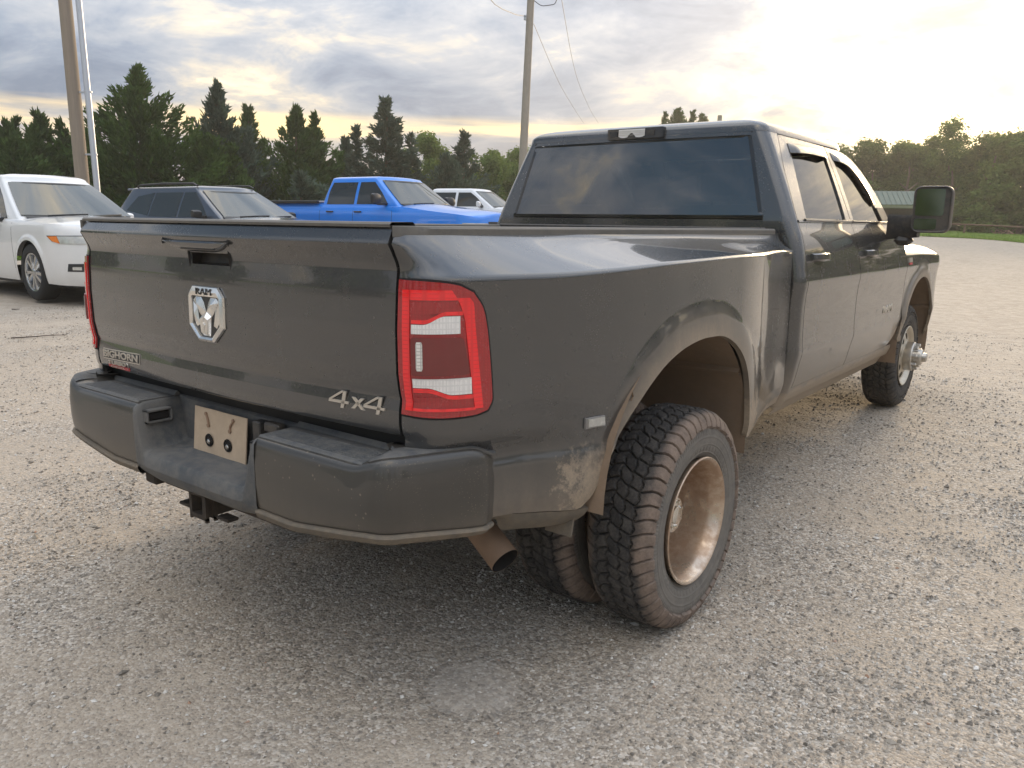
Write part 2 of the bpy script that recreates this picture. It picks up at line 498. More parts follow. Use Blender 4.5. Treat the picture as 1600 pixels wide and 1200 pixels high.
simple('mirror_glass', (.26, .31, .30), .10, metal=1.0, var=.02)
simple('rail_plastic', (.105, .098, .088), .5, dust=.35, dcol=(.24, .21, .17), bump=.2, bscale=300)
simple('lens_red', (.36, .008, .012), .25, coat=1.0, spec=.6, var=.10, scale=30)
simple('lens_bright_red', (.90, .012, .018), .22, coat=1.0, spec=.6, var=.05)
simple('lens_dark_red', (.15, .010, .012), .12, coat=1.0, var=.2, scale=18)
simple('lens_white', (.80, .77, .74), .25, coat=1.0, var=.08, scale=40)
simple('lens_led', (.75, .72, .66), .4, coat=.6, var=.25, scale=160)
simple('lens_amber', (.80, .22, .03), .25, coat=1.0)
simple('lens_clear', (.55, .55, .52), .15, metal=.35, coat=1.0, var=.35, scale=26)
simple('tyre_side', (.07, .066, .062), .85, dust=.6, dcol=(.19, .165, .14), bump=.2, bscale=120)

# main tyre: black tread, red-brown mud on the outer shoulder lugs, grey dust on the side wall
m, t, o = material('tyre_muddy')
tc = t.n('ShaderNodeTexCoord').outputs['Object']
sp = t.n('ShaderNodeSeparateXYZ', {0: tc})
rr = t.m('SQRT', t.m('ADD', t.m('POWER', sp.outputs[1], 2.0), t.m('POWER', sp.outputs[2], 2.0)))
nz = t.noise(tc, 22.0, 6, .65); nf = t.noise(tc, 120.0, 4, .7)
ax = t.m('ABSOLUTE', sp.outputs[0])
mud = t.m('MULTIPLY', t.step(t.m('MULTIPLY_ADD', t.noise(tc, 7.0, 5, .7), .10, ax), .120, .165), t.step(rr, .335, .352))
side = t.step(rr, .352, .335)
c = t.mix(nz, (.020, .020, .021), (.046, .044, .043))
c = t.mix(t.m('MULTIPLY', t.step(t.m('MULTIPLY_ADD', nf, .5, t.m('MULTIPLY', nz, .5)), .38, .64), .60), c, (.115, .102, .090))
c = t.mix(side, c, t.mix(nz, (.085, .080, .074), (.235, .21, .18)))
c = t.mix(t.m('MULTIPLY', mud, t.m('MULTIPLY_ADD', nz, 1.3, .05), clamp=True), c, t.mix(nf, (.17, .120, .092), (.31, .235, .185)))
bn = t.n('ShaderNodeBump', {'Height': nf, 'Strength': .35, 'Distance': .003})
b = t.n('ShaderNodeBsdfPrincipled', {'Base Color': c, 'Roughness': .82, 'Normal': bn.outputs[0], 'Specular IOR Level': .35})
t.t.links.new(b.outputs[0], o.inputs[0])

simple('tyre_dusty', (.030, .029, .028), .85, var=.3, scale=16, dust=.45, dcol=(.15, .125, .10), bump=.3, bscale=120)

simple('marker_frame', (.22, .21, .20), .5, dust=.3)
simple('marker_lens', (.40, .38, .34), .25, coat=.6, var=.25, scale=60)
def ribbed(name, axis_scale, strength, dark=.75):
    """moulded optics: fine ribs in the lens"""
    m = MAT[name]; t = NT(m.node_tree)
    b = [n for n in m.node_tree.nodes if n.type == 'BSDF_PRINCIPLED'][0]
    tc = t.n('ShaderNodeTexCoord').outputs['Object']
    mp = t.n('ShaderNodeMapping', {0: tc, 'Scale': axis_scale}).outputs[0]
    w = t.n('ShaderNodeTexVoronoi', {'Vector': mp, 'Scale': 1.0, 'Randomness': 0.0}, feature='F1', distance='CHEBYCHEV').outputs['Distance']
    bn = t.n('ShaderNodeBump', {'Height': w, 'Strength': strength, 'Distance': .003})
    src = b.inputs['Base Color'].links[0].from_socket
    c = t.mix(t.step(w, .30, .50), src, t.vm('SCALE', src, scale=dark).outputs[0])
    m.node_tree.links.new(c, b.inputs['Base Color']); m.node_tree.links.new(bn.outputs[0], b.inputs['Normal'])
ribbed('lens_white', (160, 160, 60), .5, .82)
ribbed('lens_red', (120, 120, 120), .4, .82)
ribbed('lens_bright_red', (30, 30, 90), .35, .80)
ribbed('lens_led', (90, 90, 110), .8, .55)
# ================================================================== the grey dual-wheel pickup
truck = thing('pickup_truck', 'dusty dark grey dual-rear-wheel crew cab pickup with muddy tyres, largest vehicle', 'pickup truck')
PAINT = MAT['truck_paint']

# ---- wheels ------------------------------------------------------
TR = .4125                                          # tyre radius
def make_tyre():
    base = np.array([(.100, .226), (.117, .243), (.130, .275), (.1365, .31), (.137, .338), (.1335, .362), (.126, .385), (.1155, .404), (.100, .4165), (.080, .4225), (.045, .4245), (0, .425)])
    base[:, 1] = .226 + (base[:, 1] - .226) * .873; base[:, 0] *= .87
    base = np.concatenate([base, (base[:-1] * [-1, 1])[::-1]])
    d = np.concatenate([[0], np.cumsum(np.linalg.norm(np.diff(base, axis=0), axis=1))])
    mid = d[-1] / 2
    s = np.concatenate([np.linspace(0, mid - .185, 44)[:-1], np.linspace(mid - .185, mid + .185, 91), np.linspace(mid + .185, d[-1], 44)[1:]])
    bx, br = spl(d, base[:, 0], s), spl(d, base[:, 1], s)
    tx, tr = np.gradient(bx, s), np.gradient(br, s)
    nx, nr = tr, -tx
    ln = np.hypot(nx, nr); nx, nr = nx / ln, nr / ln
    if nr[len(nr) // 2] < 0: nx, nr = -nx, -nr
    N = 960
    th = np.linspace(0, 2 * np.pi, N, endpoint=False)
    q = (s - mid)[None, :]
    p = 2 * np.pi / 52
    a = th[:, None] / p
    aq = np.abs(q)
    tri = lambda x: 2 * np.abs(2 * (x - np.floor(x + .5))) - 1
    def groove(x, half, e=.0022):                     # 0 inside the groove, 1 outside
        return sstep(np.abs(x), half - e, half + e)
    pl = .0498
    side = np.where(q > 0, 0.0, .5)
    sk = 9.0 * np.minimum(aq - .065, .030) + .10 * np.sin(np.clip(aq - .09, 0, .05) * 60)
    f = (a + side + sk) % 1.0
    sh = sstep(np.minimum(f, 1 - f) * pl, .0022, .0048)
    reach = np.where(np.floor(a + side + sk) % 2 > .5, .149, .145)
    sh = sh * sstep(reach - aq, 0, .006)
    f2 = (a + side + .5 - 7.0 * aq) % 1.0
    im = sstep(np.minimum(f2, 1 - f2) * pl, .0018, .0042)
    f3 = (a * 1.0 + 12.0 * q) % 1.0
    ce = sstep(np.minimum(f3, 1 - f3) * pl, .0016, .0040)
    g1 = .064 + .006 * tri(a + side); g2 = .022 + .006 * tri(a * 1.0 + side + .3)
    h = np.where(aq > .064, sh, np.where(aq > .022, im, ce))
    h = h * groove(aq - g1, .0034) * groove(aq - g2, .0030)
    h = h * sstep(.16 - aq, 0, .006)
    ser = sstep(aq, .150, .153) * sstep(aq, .170, .166) * (np.sin(th[:, None] * 150) > .2)
    rings = np.exp(-((aq - .178) / .0022) ** 2) + np.exp(-((aq - .236) / .003) ** 2) + .6 * np.exp(-((aq - .205) / .0015) ** 2)
    blk = sstep(aq, .212, .215) * sstep(aq, .232, .229) * ((np.sin(th[:, None] * 61) > -.3) & (np.sin(th[:, None] * 2.0) > .25))
    H = .0118 * h + .0016 * ser + .0024 * rings + .0014 * blk
    # worn, uneven faces
    H = H + .0008 * np.sin(a * 3.1 + q * 90) * h
    x = bx[None, :] + nx[None, :] * H; r = br[None, :] + nr[None, :] * H
    # raised ring and rib marks on the side wall
    P = np.stack([x, np.cos(th)[:, None] * r, np.sin(th)[:, None] * r], 2)
    m = MB(); m.grid(P, wrap=True)
    return m.mesh('tyre', MAT['tyre_muddy'], 32)
tyre_mesh = make_tyre()

def disc_with_holes(m, r0, r1, x0, x1, nh, ra, rt, depth=.014, rc=None):
    """ring between radii r0 (at x0) and r1 (at x1) pierced by nh oval holes"""
    rc = rc or (r0 + r1) / 2
    k = 8
    for h in range(nh):
        c = 2 * math.pi * (h + .5) / nh; hw = math.pi / nh
        edge = [(c - hw + 2 * hw * i / k, r0) for i in range(k)] + [(c + hw, r0 + (r1 - r0) * i / k) for i in range(k)] \
            + [(c + hw - 2 * hw * i / k, r1) for i in range(k)] + [(c - hw, r1 - (r1 - r0) * i / k) for i in range(k)]
        n = len(edge)
        off = math.atan2(r0 - rc, -hw * rc)
        hole = []
        for e in edge:
            an = math.atan2(e[1] - rc, (e[0] - c) * rc)
            hole.append((c + ra * math.cos(an) / rc, rc + rt * math.sin(an)))
        def p3(t, r, dxx=0.0):
            x = x0 + (x1 - x0) * (r - r0) / (r1 - r0) + dxx
            return (x, r * math.cos(t), r * math.sin(t))
        midr = [((a[0] + b[0]) / 2, (a[1] + b[1]) / 2) for a, b in zip(edge, hole)]
        V = [p3(*e) for e in edge] + [p3(*e) for e in midr] + [p3(*e) for e in hole] + [p3(*e, -depth) for e in hole]
        F = []
        for ring in range(3):
            for i in range(n):
                j = (i + 1) % n
                F.append((ring * n + i, ring * n + j, (ring + 1) * n + j, (ring + 1) * n + i))
        m.add(V, F)

def rim_rear():
    m = MB()
    m.lathe([(.098, .226), (.110, .236), (.118, .238), (.121, .234), (.118, .228), (.110, .222), (.098, .2185), (.088, .212), (.060, .207), (.035, .2055), (.0, .204), (-.045, .203), (-.075, .199), (-.088, .190)], n=72)
    disc_with_holes(m, .100, .190, -.104, -.088, 8, .026, .020)
    m.lathe([(-.104, .100), (-.098, .09), (-.098, .0)], n=40)
    m.lathe([(-.098, .226), (-.118, .238), (-.10, .215), (-.05, .21), (.1, .224)], n=48)
    return m.mesh('rim', MAT['rim_mud'], 40, weld=True)
def hub_rear():
    m = MB()
    m.lathe([(-.098, .078), (-.05, .078), (-.03, .072), (.018, .070), (.024, .066), (.024, .036), (.034, .034), (.036, .028), (.036, 0)], n=36)
    for i in range(8):
        t = 2 * math.pi * i / 8
        m.lathe([(.020, .0075), (.031, .007), (.031, 0)], n=6, c=(0, .051 * math.cos(t), .051 * math.sin(t)))
    for i in range(8):
        t = 2 * math.pi * i / 8
        m.lathe([(-.10, .014), (-.066, .013), (-.062, .008), (-.062, 0)], n=6, c=(0, .094 * math.cos(t), .094 * math.sin(t)))
    return m.mesh('hub', MAT['chrome'], 35)
def rim_front():
    m = MB()
    m.lathe([(.098, .226), (.110, .236), (.118, .238), (.121, .234), (.116, .226), (.100, .215), (.086, .207), (.082, .203), (.088, .198)], n=72)
    disc_with_holes(m, .112, .198, .112, .088, 8, .035, .027, .004)
    m.lathe([(.112, .112), (.118, .108), (.118, .0)], n=40)
    m.lathe([(-.098, .226), (-.118, .238), (-.10, .215), (.0, .20), (.082, .198)], n=48)
    return m.mesh('rim', MAT['rim_steel'], 40, weld=True)
def hub_front():
    m = MB()
    m.lathe([(.116, .112), (.124, .116), (.170, .114), (.176, .108), (.178, .085)], n=40)
    for i in range(8):
        t = 2 * math.pi * (i + .5) / 8
        m.lathe([(.172, .016), (.206, .015), (.211, .010), (.211, 0)], n=6, c=(0, .090 * math.cos(t), .090 * math.sin(t)))
    m.lathe([(.176, .090), (.180, .068), (.228, .064), (.236, .056), (.238, .036), (.262, .034), (.268, .026), (.268, 0)], n=36)
    return m.mesh('hub', MAT['hub_metal'], 35)
rr_mesh, rf_mesh, hr_mesh, hf_mesh = rim_rear(), rim_front(), hub_rear(), hub_front()

dm = MB(); dm.lathe([(-.09, .0), (-.09, .16), (.060, .19), (.070, .185), (.082, .12), (.082, 0)], n=28); drum_f = dm.mesh('brake_drum', MAT['soot_and_hole_shade'], 40)  # near-black front disc close behind the rim holes paints their shade
dm = MB(); dm.lathe([(-.20, .0), (-.20, .16), (-.125, .165), (-.118, .15), (-.118, 0)], n=28); drum_r = dm.mesh('brake_drum', MAT['underbody'], 40)
def wheel(x, y, z, rim, hub, spin):
    drum_mesh = drum_f if y > 4 else drum_r
    rz = 0.0 if x > 0 else math.pi
    w = link('wheel', rim, truck, (x, y, z)); w.rotation_euler = (spin, 0, rz)
    ty = link('tyre', tyre_mesh, w)
    if y > 4: ty.material_slots[0].link = 'OBJECT'; ty.material_slots[0].material = MAT['tyre_dusty']
    if hub: link('hub', hub, w)
    link('brake_drum', drum_mesh, w)
AY, AZ = 1.148, .4376
FY, FZ = 5.45, .503
for k, (x, hub) in enumerate(((1.084, hr_mesh), (.765, None), (-.765, None), (-1.084, hr_mesh))):
    wheel(x, AY, AZ, rr_mesh, hub, .3 + .7 * k)
wheel(.868, FY, FZ, rf_mesh, hf_mesh, .2); wheel(-.868, FY, FZ, rf_mesh, hf_mesh, 1.1)

# ---- tailgate ----------------------------------------------------
TGZ = [.925, .932, .96, .995, 1.03, 1.05, 1.10, 1.22, 1.32, 1.375, 1.392, 1.428, 1.4385, 1.4405, 1.477, 1.483]
TGY = [.016, .008, .003, .004, .010, .004, -.004, -.006, -.001, .005, .000, -.020, -.027, -.0275, -.0105, -.008]
def tg_y(x, z):
    x = np.asarray(x, float)
    y = np.interp(z, TGZ, TGY)
    # the lower crease fades out towards the ends
    return y - .036 * (1 - (x / .84) ** 2)
TGW = .836
def tg_w(z): return TGW - .004
us = np.linspace(-1, 1, 73)
zs_ = np.unique(np.concatenate([np.linspace(.925, 1.483, 40), TGZ]))
P = np.zeros((len(us), len(zs_), 3))
for j, z in enumerate(zs_):
    x = us * tg_w(z); P[:, j] = np.stack([x, tg_y(x, z), np.full_like(x, z)], 1)
# opening for the latch pocket
pm = MB()
hole = lambda x, z: abs(x - .03) < .100 and 1.352 < z < 1.392
nu, nv = P.shape[:2]
n_ = gnormals(P)
if n_[..., 1].sum() > 0: n_ = -n_
F = []
for i in range(nu - 1):
    for j in range(nv - 1):
        c = P[i:i + 2, j:j + 2].mean((0, 1))
        if not hole(c[0], c[2]): F.append((i * nv + j, (i + 1) * nv + j, (i + 1) * nv + j + 1, i * nv + j + 1))
pm.add(P.reshape(-1, 3), F)
# edge returns and inner face
xs_ = P[:, 0, 0]
for side_ in (0, -1):
    E_ = P[side_]; pm.grid(np.stack([E_, np.stack([E_[:, 0], np.full(nv, .07), E_[:, 2]], 1)], 0))
pm.grid(np.stack([P[:, 0], np.stack([P[:, 0, 0], np.full(nu, .07), P[:, 0, 2]], 1)], 0))
pm.grid(np.stack([P[:, -1], np.stack([P[:, -1, 0], np.full(nu, .07), P[:, -1, 2]], 1)], 0))
pm.grid(np.stack([np.stack([P[:, 0, 0], np.full(nu, .07), P[:, 0, 2]], 1), np.stack([P[:, -1, 0], np.full(nu, .07), P[:, -1, 2]], 1)], 0))
tailgate = pm.build('tailgate', PAINT, truck, 50)
# black cap along the top
m = MB()
prof = np.array([(-.016, 1.4825), (-.018, 1.490), (-.012, 1.4955), (.064, 1.4965), (.072, 1.490), (.072, 1.4825)])
xx = np.linspace(-TGW + .004, TGW - .004, 41)
m.grid(np.stack([np.stack([xx, a - .036 * (1 - (xx / .84) ** 2) * (1 if a < .03 else .3), np.full_like(xx, b)], 1) for a, b in prof], 0))
m.build('tailgate_cap', MAT['rail_plastic'], tailgate)
# latch pocket
def tgp(x, z, d=0.0): return np.array([x, float(tg_y(x, z)) - d, z])
m = MB()
hx, z0, z1 = .112, 1.341, 1.402
A = np.array([[tgp(x, z) for z in (z0, z1)] for x in np.linspace(.03 - hx, .03 + hx, 7)])
top = np.stack([A[:, 1], A[:, 1] + [0, .055, 0]], 1); bot = np.stack([A[:, 0], A[:, 0] + [0, .040, 0.018]], 1)
m.grid(top); m.grid(bot); m.grid(np.stack([bot[:, 1], top[:, 1]], 1))
for e in (0, -1): m.add([bot[e, 0], bot[e, 1], top[e, 1], top[e, 0]], [(0, 1, 2, 3)])
m.build('latch_pocket', MAT['plastic_black'], tailgate, 30)
m = MB()
pts = []
for x, zt_, zb_ in zip(np.linspace(-.195, .175, 25), np.full(25, 1.428), np.interp(np.abs(np.linspace(-.185, .185, 25)), [0, .085, .135, .185], [1.394, 1.394, 1.403, 1.424])):
    pts.append([tgp(x, zb_ + (zt_ - zb_) * t, .002 + .010 * math.sin(math.pi * min(1, t * 1.0)) ** .6) for t in np.linspace(0, 1, 7)])
m.panel(np.array(pts), .012, (0, -1, 0))
m.build('tailgate_handle', PAINT, tailgate, 30)
m = MB()
pts = [[tgp(x, z, .0135) for z in (1.4005, 1.402, 1.4035)] for x in np.linspace(-.10, .09, 17)]
m.panel(np.array(pts), .004, (0, -1, 0))
m.build('handle_groove', MAT['plastic_black'], tailgate, 30)
# emblem: shield frame with a horned ram's head
ec = tgp(.014, 1.198); ex, ey = np.array([1, 0, 0.]), np.array([0, .012, 1.0]); ez = np.array([0, -1, .012])
S = .072
SX = 1.32
outer = np.array([(-.72, 1.18), (.72, 1.18), (1.0, .78), (1.0, -.55), (.42, -1.22), (-.42, -1.22), (-1.0, -.55), (-1.0, .78)]) * S * [SX, 1]
inner = np.array([(-.74, .78), (.74, .78), (.80, .72), (.80, -.48), (.34, -1.04), (-.34, -1.04), (-.80, -.48), (-.80, .72)]) * S * [SX, 1]
mid_ = outer * .5 + inner * .5
m = MB()
V = []
for ring, d in ((outer * 1.03, 0), (outer * 1.01, .007), (mid_, .012), (inner, .008), (inner * .99, .0)):
    V.append(ec + ring[:, :1] * ex + ring[:, 1:] * ey + ez * d)
m.grid(np.stack(V, 1), wrap=True)
m.build('emblem_frame', MAT['chrome_soft'], tailgate, 20)
m = MB()
m.prism(inner * 1.03, ec + ez * .0005, ex, ey, ez, .002)
m.build('emblem_back', MAT['badge_dark'], tailgate, 20)
m = MB()
horn = np.array([(.02, .16), (.16, .52), (.34, .72), (.56, .70), (.72, .50), (.76, .18), (.70, -.28), (.58, -.52), (.46, -.46), (.52, -.20), (.50, .08), (.42, .22), (.34, .10), (.28, -.10)]) * S
def ridge(poly, hgt):
    c = poly.mean(0)
    A = ec + poly[:, :1] * ex + poly[:, 1:] * ey + ez * .002
    B = ec + (poly * .62 + c * .38)[:, :1] * ex + (poly * .62 + c * .38)[:, 1:] * ey + ez * hgt
    n = len(poly)
    m.add(np.concatenate([A, B]), [(i, (i + 1) % n, n + (i + 1) % n, n + i) for i in range(n)] + [tuple(range(n, 2 * n))])
lobes = [([(.01, .10), (.13, .50), (.28, .74), (.60, .74), (.76, .56), (.56, .30), (.42, .02), (.28, -.12)], (.42, .44), .010),
         ([(.52, .26), (.77, .52), (.78, .08), (.74, -.34), (.58, -.60), (.40, -.50), (.47, -.14)], (.63, -.02), .008)]
for sgn in (1, -1):
    for poly, c_, hh in lobes:
        pq = np.array(poly + [c_]) * S * [SX * sgn, 1]
        A = ec + pq[:, :1] * ex + pq[:, 1:] * ey + ez * .003
        A[-1] += ez * hh; n = len(poly)
        m.add(A, [(i, (i + 1) % n, n) for i in range(n)])
for face in ([(-.29, -.08), (0, .10), (0, -1.0), (-.19, -1.0), (-.24, -.55)], [(.29, -.08), (0, .10), (0, -1.0), (.19, -1.0), (.24, -.55)]):
    ridge(np.array(face) * S * [SX, 1], .015)
ridge(np.array([(-.13, -.45), (0, -.34), (.13, -.45), (.10, -.66), (-.10, -.66)]) * S * [SX, 1], .018)
m.build('emblem_head', MAT['chrome_soft'], tailgate, 12)
text('RAM', .030, ec + ey * .98 * S + ez * .0115, ex, ey, MAT['badge_dark'], 'emblem_lettering', tailgate, .003, .0, width=.085)
# lower left badges and the 4x4 at the right
m = MB()
def plate(x0, x1, z0, z1, d, mm=None, tilt=0.0):
    mm = mm or MB()
    g = np.array([[tgp(x, z + tilt * (x - x0), d) for z in (z0, (z0 + z1) / 2, z1)] for x in np.linspace(x0, x1, 9)])
    mm.panel(g, d, (0, -1, 0)); return mm
plate(-.785, -.475, .961, 1.000, .003, tilt=.035).build('name_badge', MAT['badge_silver'], tailgate, 30)
plate(-.782, -.478, .9645, .9965, .0036, tilt=.035).build('name_badge_field', MAT['badge_dark'], tailgate, 30)
o1 = tgp(-.630, .9858, .0045); exb = tgp(-.47, .9905) - tgp(-.79, .9795)
text('BIGHORN', .036, o1, exb, (0, 0, 1), MAT['badge_silver'], 'badge_lettering', tailgate, .003, .0006, width=.292)
o2 = tgp(-.665, .9525, .003)
text('TURBO', .021, o2, exb, (0, 0, 1), MAT['badge_silver'], 'engine_badge', tailgate, .004, .0004, width=.150)
plate(-.752, -.572, .9305, .9415, .003, tilt=.02).build('engine_badge_bar', MAT['badge_red'], tailgate, 30)
text('DIESEL', .009, tgp(-.665, .9375, .0045), exb, (0, 0, 1), MAT['badge_silver'], 'engine_badge_lettering', tailgate, .001, .0, width=.12)
# swoosh beside the engine badge
m = MB()
pp = [tgp(-.580 + .010 * math.sin(t), .953 + .012 * math.cos(t), .004) for t in np.linspace(0, math.pi, 9)]
m.tube(pp, .0012, 6); m.build('engine_badge_arc', MAT['badge_silver'], tailgate)
# 4x4 lettering cut from slanted strokes
def strokes(polys, o, ex, ey, ez, d, name, mat):
    m = MB()
    for p in polys: m.prism(np.array(p), o, ex, ey, ez, d, .0012)
    return m.build(name, mat, tailgate, 20)
o4 = tgp(.682, 1.002, .0008); ex4 = tgp(.76, 1.002) - tgp(.55, 1.002); ex4 /= np.linalg.norm(ex4); ex4 *= .80; ey4 = np.array([0, 0, .80]); ez4 = np.cross(ey4, ex4) * -1
ez4 = np.array([ex4[1], -ex4[0], 0])
def four(cx):
    s = lambda pts: [(cx + x + .25 * y, y) for x, y in pts]
    return [s([(-.060, -.004), (-.060, -.014), (.040, -.014), (.040, -.004)]), s([(-.060, -.004), (-.046, -.004), (.010, .030), (-.004, .032)]),
            s([(.004, -.032), (.020, -.032), (.020, .032), (.004, .032)])]
strokes(four(-.078) + four(.092) + [[(-.030, -.026), (-.012, -.026), (.036, .016), (.018, .016)], [(.020, -.026), (.036, -.026), (-.010, .016), (-.026, .016)]],
        o4, ex4, ey4, ez4, .005, 'drive_badge', MAT['badge_silver'])

# ---- bed sides ---------------------------------------------------
BY1 = 2.55
XR = lambda y: np.interp(y, [0, 2.66], [.872, .902])
ZR = 1.463
def xc(y): return spl([.0, .32, .5, .75, 1.0, 1.3, 1.6, 2.7], [.95, 1.042, 1.088, 1.132, 1.156, 1.166, 1.166, 1.166], y) - .185 * sstep(y, 1.48, 2.66)
def zcr(y): return spl([0, .13, .40, .65, .95, 1.8, 2.1, 2.66], [1.3550, 1.3552, 1.3556, 1.362, 1.374, 1.388, 1.388, 1.380], y)
def pw(y): return np.interp(y, [0, .5, 1.6, 2.0, 2.66], [1.0, 1.12, 2.1, 2.4, 2.2])
ARCHP = np.array([(.500, .60), (.520, .64), (.566, .72), (.622, .807), (.682, .880), (.752, .946), (.83, 1.010), (.917, 1.060), (1.03, 1.095), (1.161, 1.110), (1.28, 1.106), (1.36, 1.087), (1.45, 1.046), (1.53, .985), (1.585, .92), (1.622, .85), (1.645, .78), (1.663, .70), (1.673, .640)])
ARCHF = resample(ARCHP, 80)
def arch_dist(y, z):
    y, z = np.broadcast_arrays(np.asarray(y, float), np.asarray(z, float))
    d = np.hypot(y[..., None] - ARCHF[:, 0], z[..., None] - ARCHF[:, 1])
    return d.min(-1)
def bed_x(y, z):
    y, z = np.broadcast_arrays(np.asarray(y, float), np.asarray(z, float))
    c, zc_ = xc(y), zcr(y)
    t = np.clip((ZR - z) / (ZR - zc_), 0, 1)
    up = XR(y) + (c - XR(y)) * (1 - (1 - t)) ** (1.0) if False else XR(y) + (c - XR(y)) * (1 - (1 - t) ** (1.0)) ** pw(y)
    dz = np.clip(zc_ - z, 0, 2)
    infl = np.exp(-((y - 1.15) / .62) ** 2)
    low = c + (.006 + .020 * infl) * sstep(dz, 0, .42) - .05 * sstep(z, .72, .52) * (1 - .6 * infl)
    # shallow step line above the lower skirt, ahead of the bumper
    low = low + .008 * sstep(z, .845, .815) * sstep(y, .12, .3) * sstep(y, 1.0, .7)
    # raised lip round the wheel opening
    low = low + .0045 * sstep(arch_dist(y, z), .130, .075) - .05 * sstep(z, .93, .86) * sstep(y, .50, .22)
    x = np.where(z > zc_, up, low)
    return x
def bed_seam_y(z):
    return np.interp(z, TGZ, TGY) * .9
def bedS(s, z):
    """s in 0..1 runs round the rear corner, beyond 1 along the side (y = .32 + s - 1)"""
    s, z = np.broadcast_arrays(np.asarray(s, float), np.asarray(z, float))
    y1 = np.where(s > 1, .32 + s - 1, .32)
    X1 = bed_x(y1, z)
    t = np.clip(s, 0, 1)
    y0 = bed_seam_y(z)
    zcl = np.clip(z, 0, ZR)
    p0x = .843; c1x = .843 + .60 * (X1 - .843); c2x = X1 - .19 * np.clip((bed_x(y1 * 0 + .345, z) - bed_x(y1 * 0 + .32, z)) / .025, 0, .4)
    bx = (1 - t)**3 * p0x + 3 * (1 - t)**2 * t * c1x + 3 * (1 - t) * t**2 * c2x + t**3 * X1
    by = (1 - t)**3 * y0 + 3 * (1 - t)**2 * t * (y0 * .4 + .012) + 3 * (1 - t) * t**2 * .13 + t**3 * .32
    return np.stack([np.where(s > 1, X1, bx), np.where(s > 1, y1, by), z], -1)
def s_of_y(y): return 1 + (y - .32)
SE = s_of_y(2.592)
ang_ = np.linspace(math.pi - .02, .04, 30)
archp = [(1.135 + .497 * math.cos(a), .64 + .470 * math.sin(a)) for a in ang_]
bott = [(0, .70), (.4, .675), (.8, .668), (.95, .665), (s_of_y(.40), .654), (s_of_y(.50), .642)] + [(s_of_y(y), z) for y, z in resample(ARCHP, 40)[2:]] + [(s_of_y(1.70), .630), (s_of_y(1.85), .622), (s_of_y(2.592), .60)]
tops = np.linspace(0, SE, 40)
def yy_of(s): return np.where(np.asarray(s) > 1, np.asarray(s) - .68, np.asarray(s) ** 2 * .32)
topc = [(s, float(zcr(yy_of(s)))) for s in tops]
G1 = coons(bott, topc, [bott[0], (0, topc[0][1])], [bott[-1], (SE, topc[-1][1])], 220, 64, smooth=False)
# spread columns of the top edge to follow those of the bottom edge, so rows stay clean
topc2 = np.array([(s, float(zcr(yy_of(s)))) for s in np.linspace(0, SE, 221)])
G2 = np.zeros((221, 15, 2))
for j, t in enumerate(np.linspace(0, 1, 15)):
    G2[:, j, 0] = G1[:, -1, 0]; zc_ = zcr(yy_of(G1[:, -1, 0])); G2[:, j, 1] = zc_ + (ZR - zc_) * t
G1[:, -1, 1] = G2[:, 0, 1]
G = np.concatenate([G1, G2[:, 1:]], 1)
bs = MB().panel(bedS(G[..., 0], G[..., 1]), .022, (1, 0, 0))
for k, mm in enumerate((bs, bs.mirror())):
    mm.build('bed_side', PAINT, truck, 82)
# lower skirt behind the wheel, and mud flap
def skirt():
    m = MB()
    P = []
    for s in np.linspace(.80, s_of_y(.545), 16):
        y = float(yy_of(s)) if s > 1 else .32 * s
        zt = float(np.interp(s, [.8, .95, s_of_y(.4), s_of_y(.55)], [.690, .662, .650, .634]))
        zb = float(np.interp(s, [.8, .95, s_of_y(.3), s_of_y(.55)], [.66, .632, .590, .572]))
        P.append([bedS(s, zt + (zb - zt) * t) - [.004 + .045 * t**2, 0, 0] for t in np.linspace(0, 1, 6)])
    m.panel(np.array(P), .02, (1, 0, 0)); return m
m = skirt(); m.build('lower_skirt', MAT['valance'], truck, 40); m.mirror().build('lower_skirt', MAT['valance'], truck, 40)
m = MB()
P = np.array([[(x, .525 - .02 * t, .640 - (.640 - .540) * t) for t in np.linspace(0, 1, 5)] for x in np.linspace(.97, 1.068, 7)])
m.panel(P, .008, (0, -1, 0))
m.build('mud_flap', MAT['valance'], truck, 30); m.mirror().build('mud_flap', MAT['valance'], truck, 30)
# fuel-door style side marker
m = MB()
def bed_patch(y0, y1, z0, z1, d, t, mm, n=5):
    P = np.array([[(float(bed_x(y, z)) + d, y, z) for z in np.linspace(z0, z1, 4)] for y in np.linspace(y0, y1, n)])
    return mm.panel(P, t, (1, 0, 0))
def marker(sgn):
    m = bed_patch(.507, .583, .894, .926, .008, .012, MB()); m = m if sgn > 0 else m.mirror()
    o = m.build('side_marker', MAT['marker_frame'], truck, 30)
    m = bed_patch(.513, .577, .899, .923, .013, .006, MB()); m = m if sgn > 0 else m.mirror()
    m.build('marker_lens', MAT['marker_lens'], o, 30)
marker(1); marker(-1)
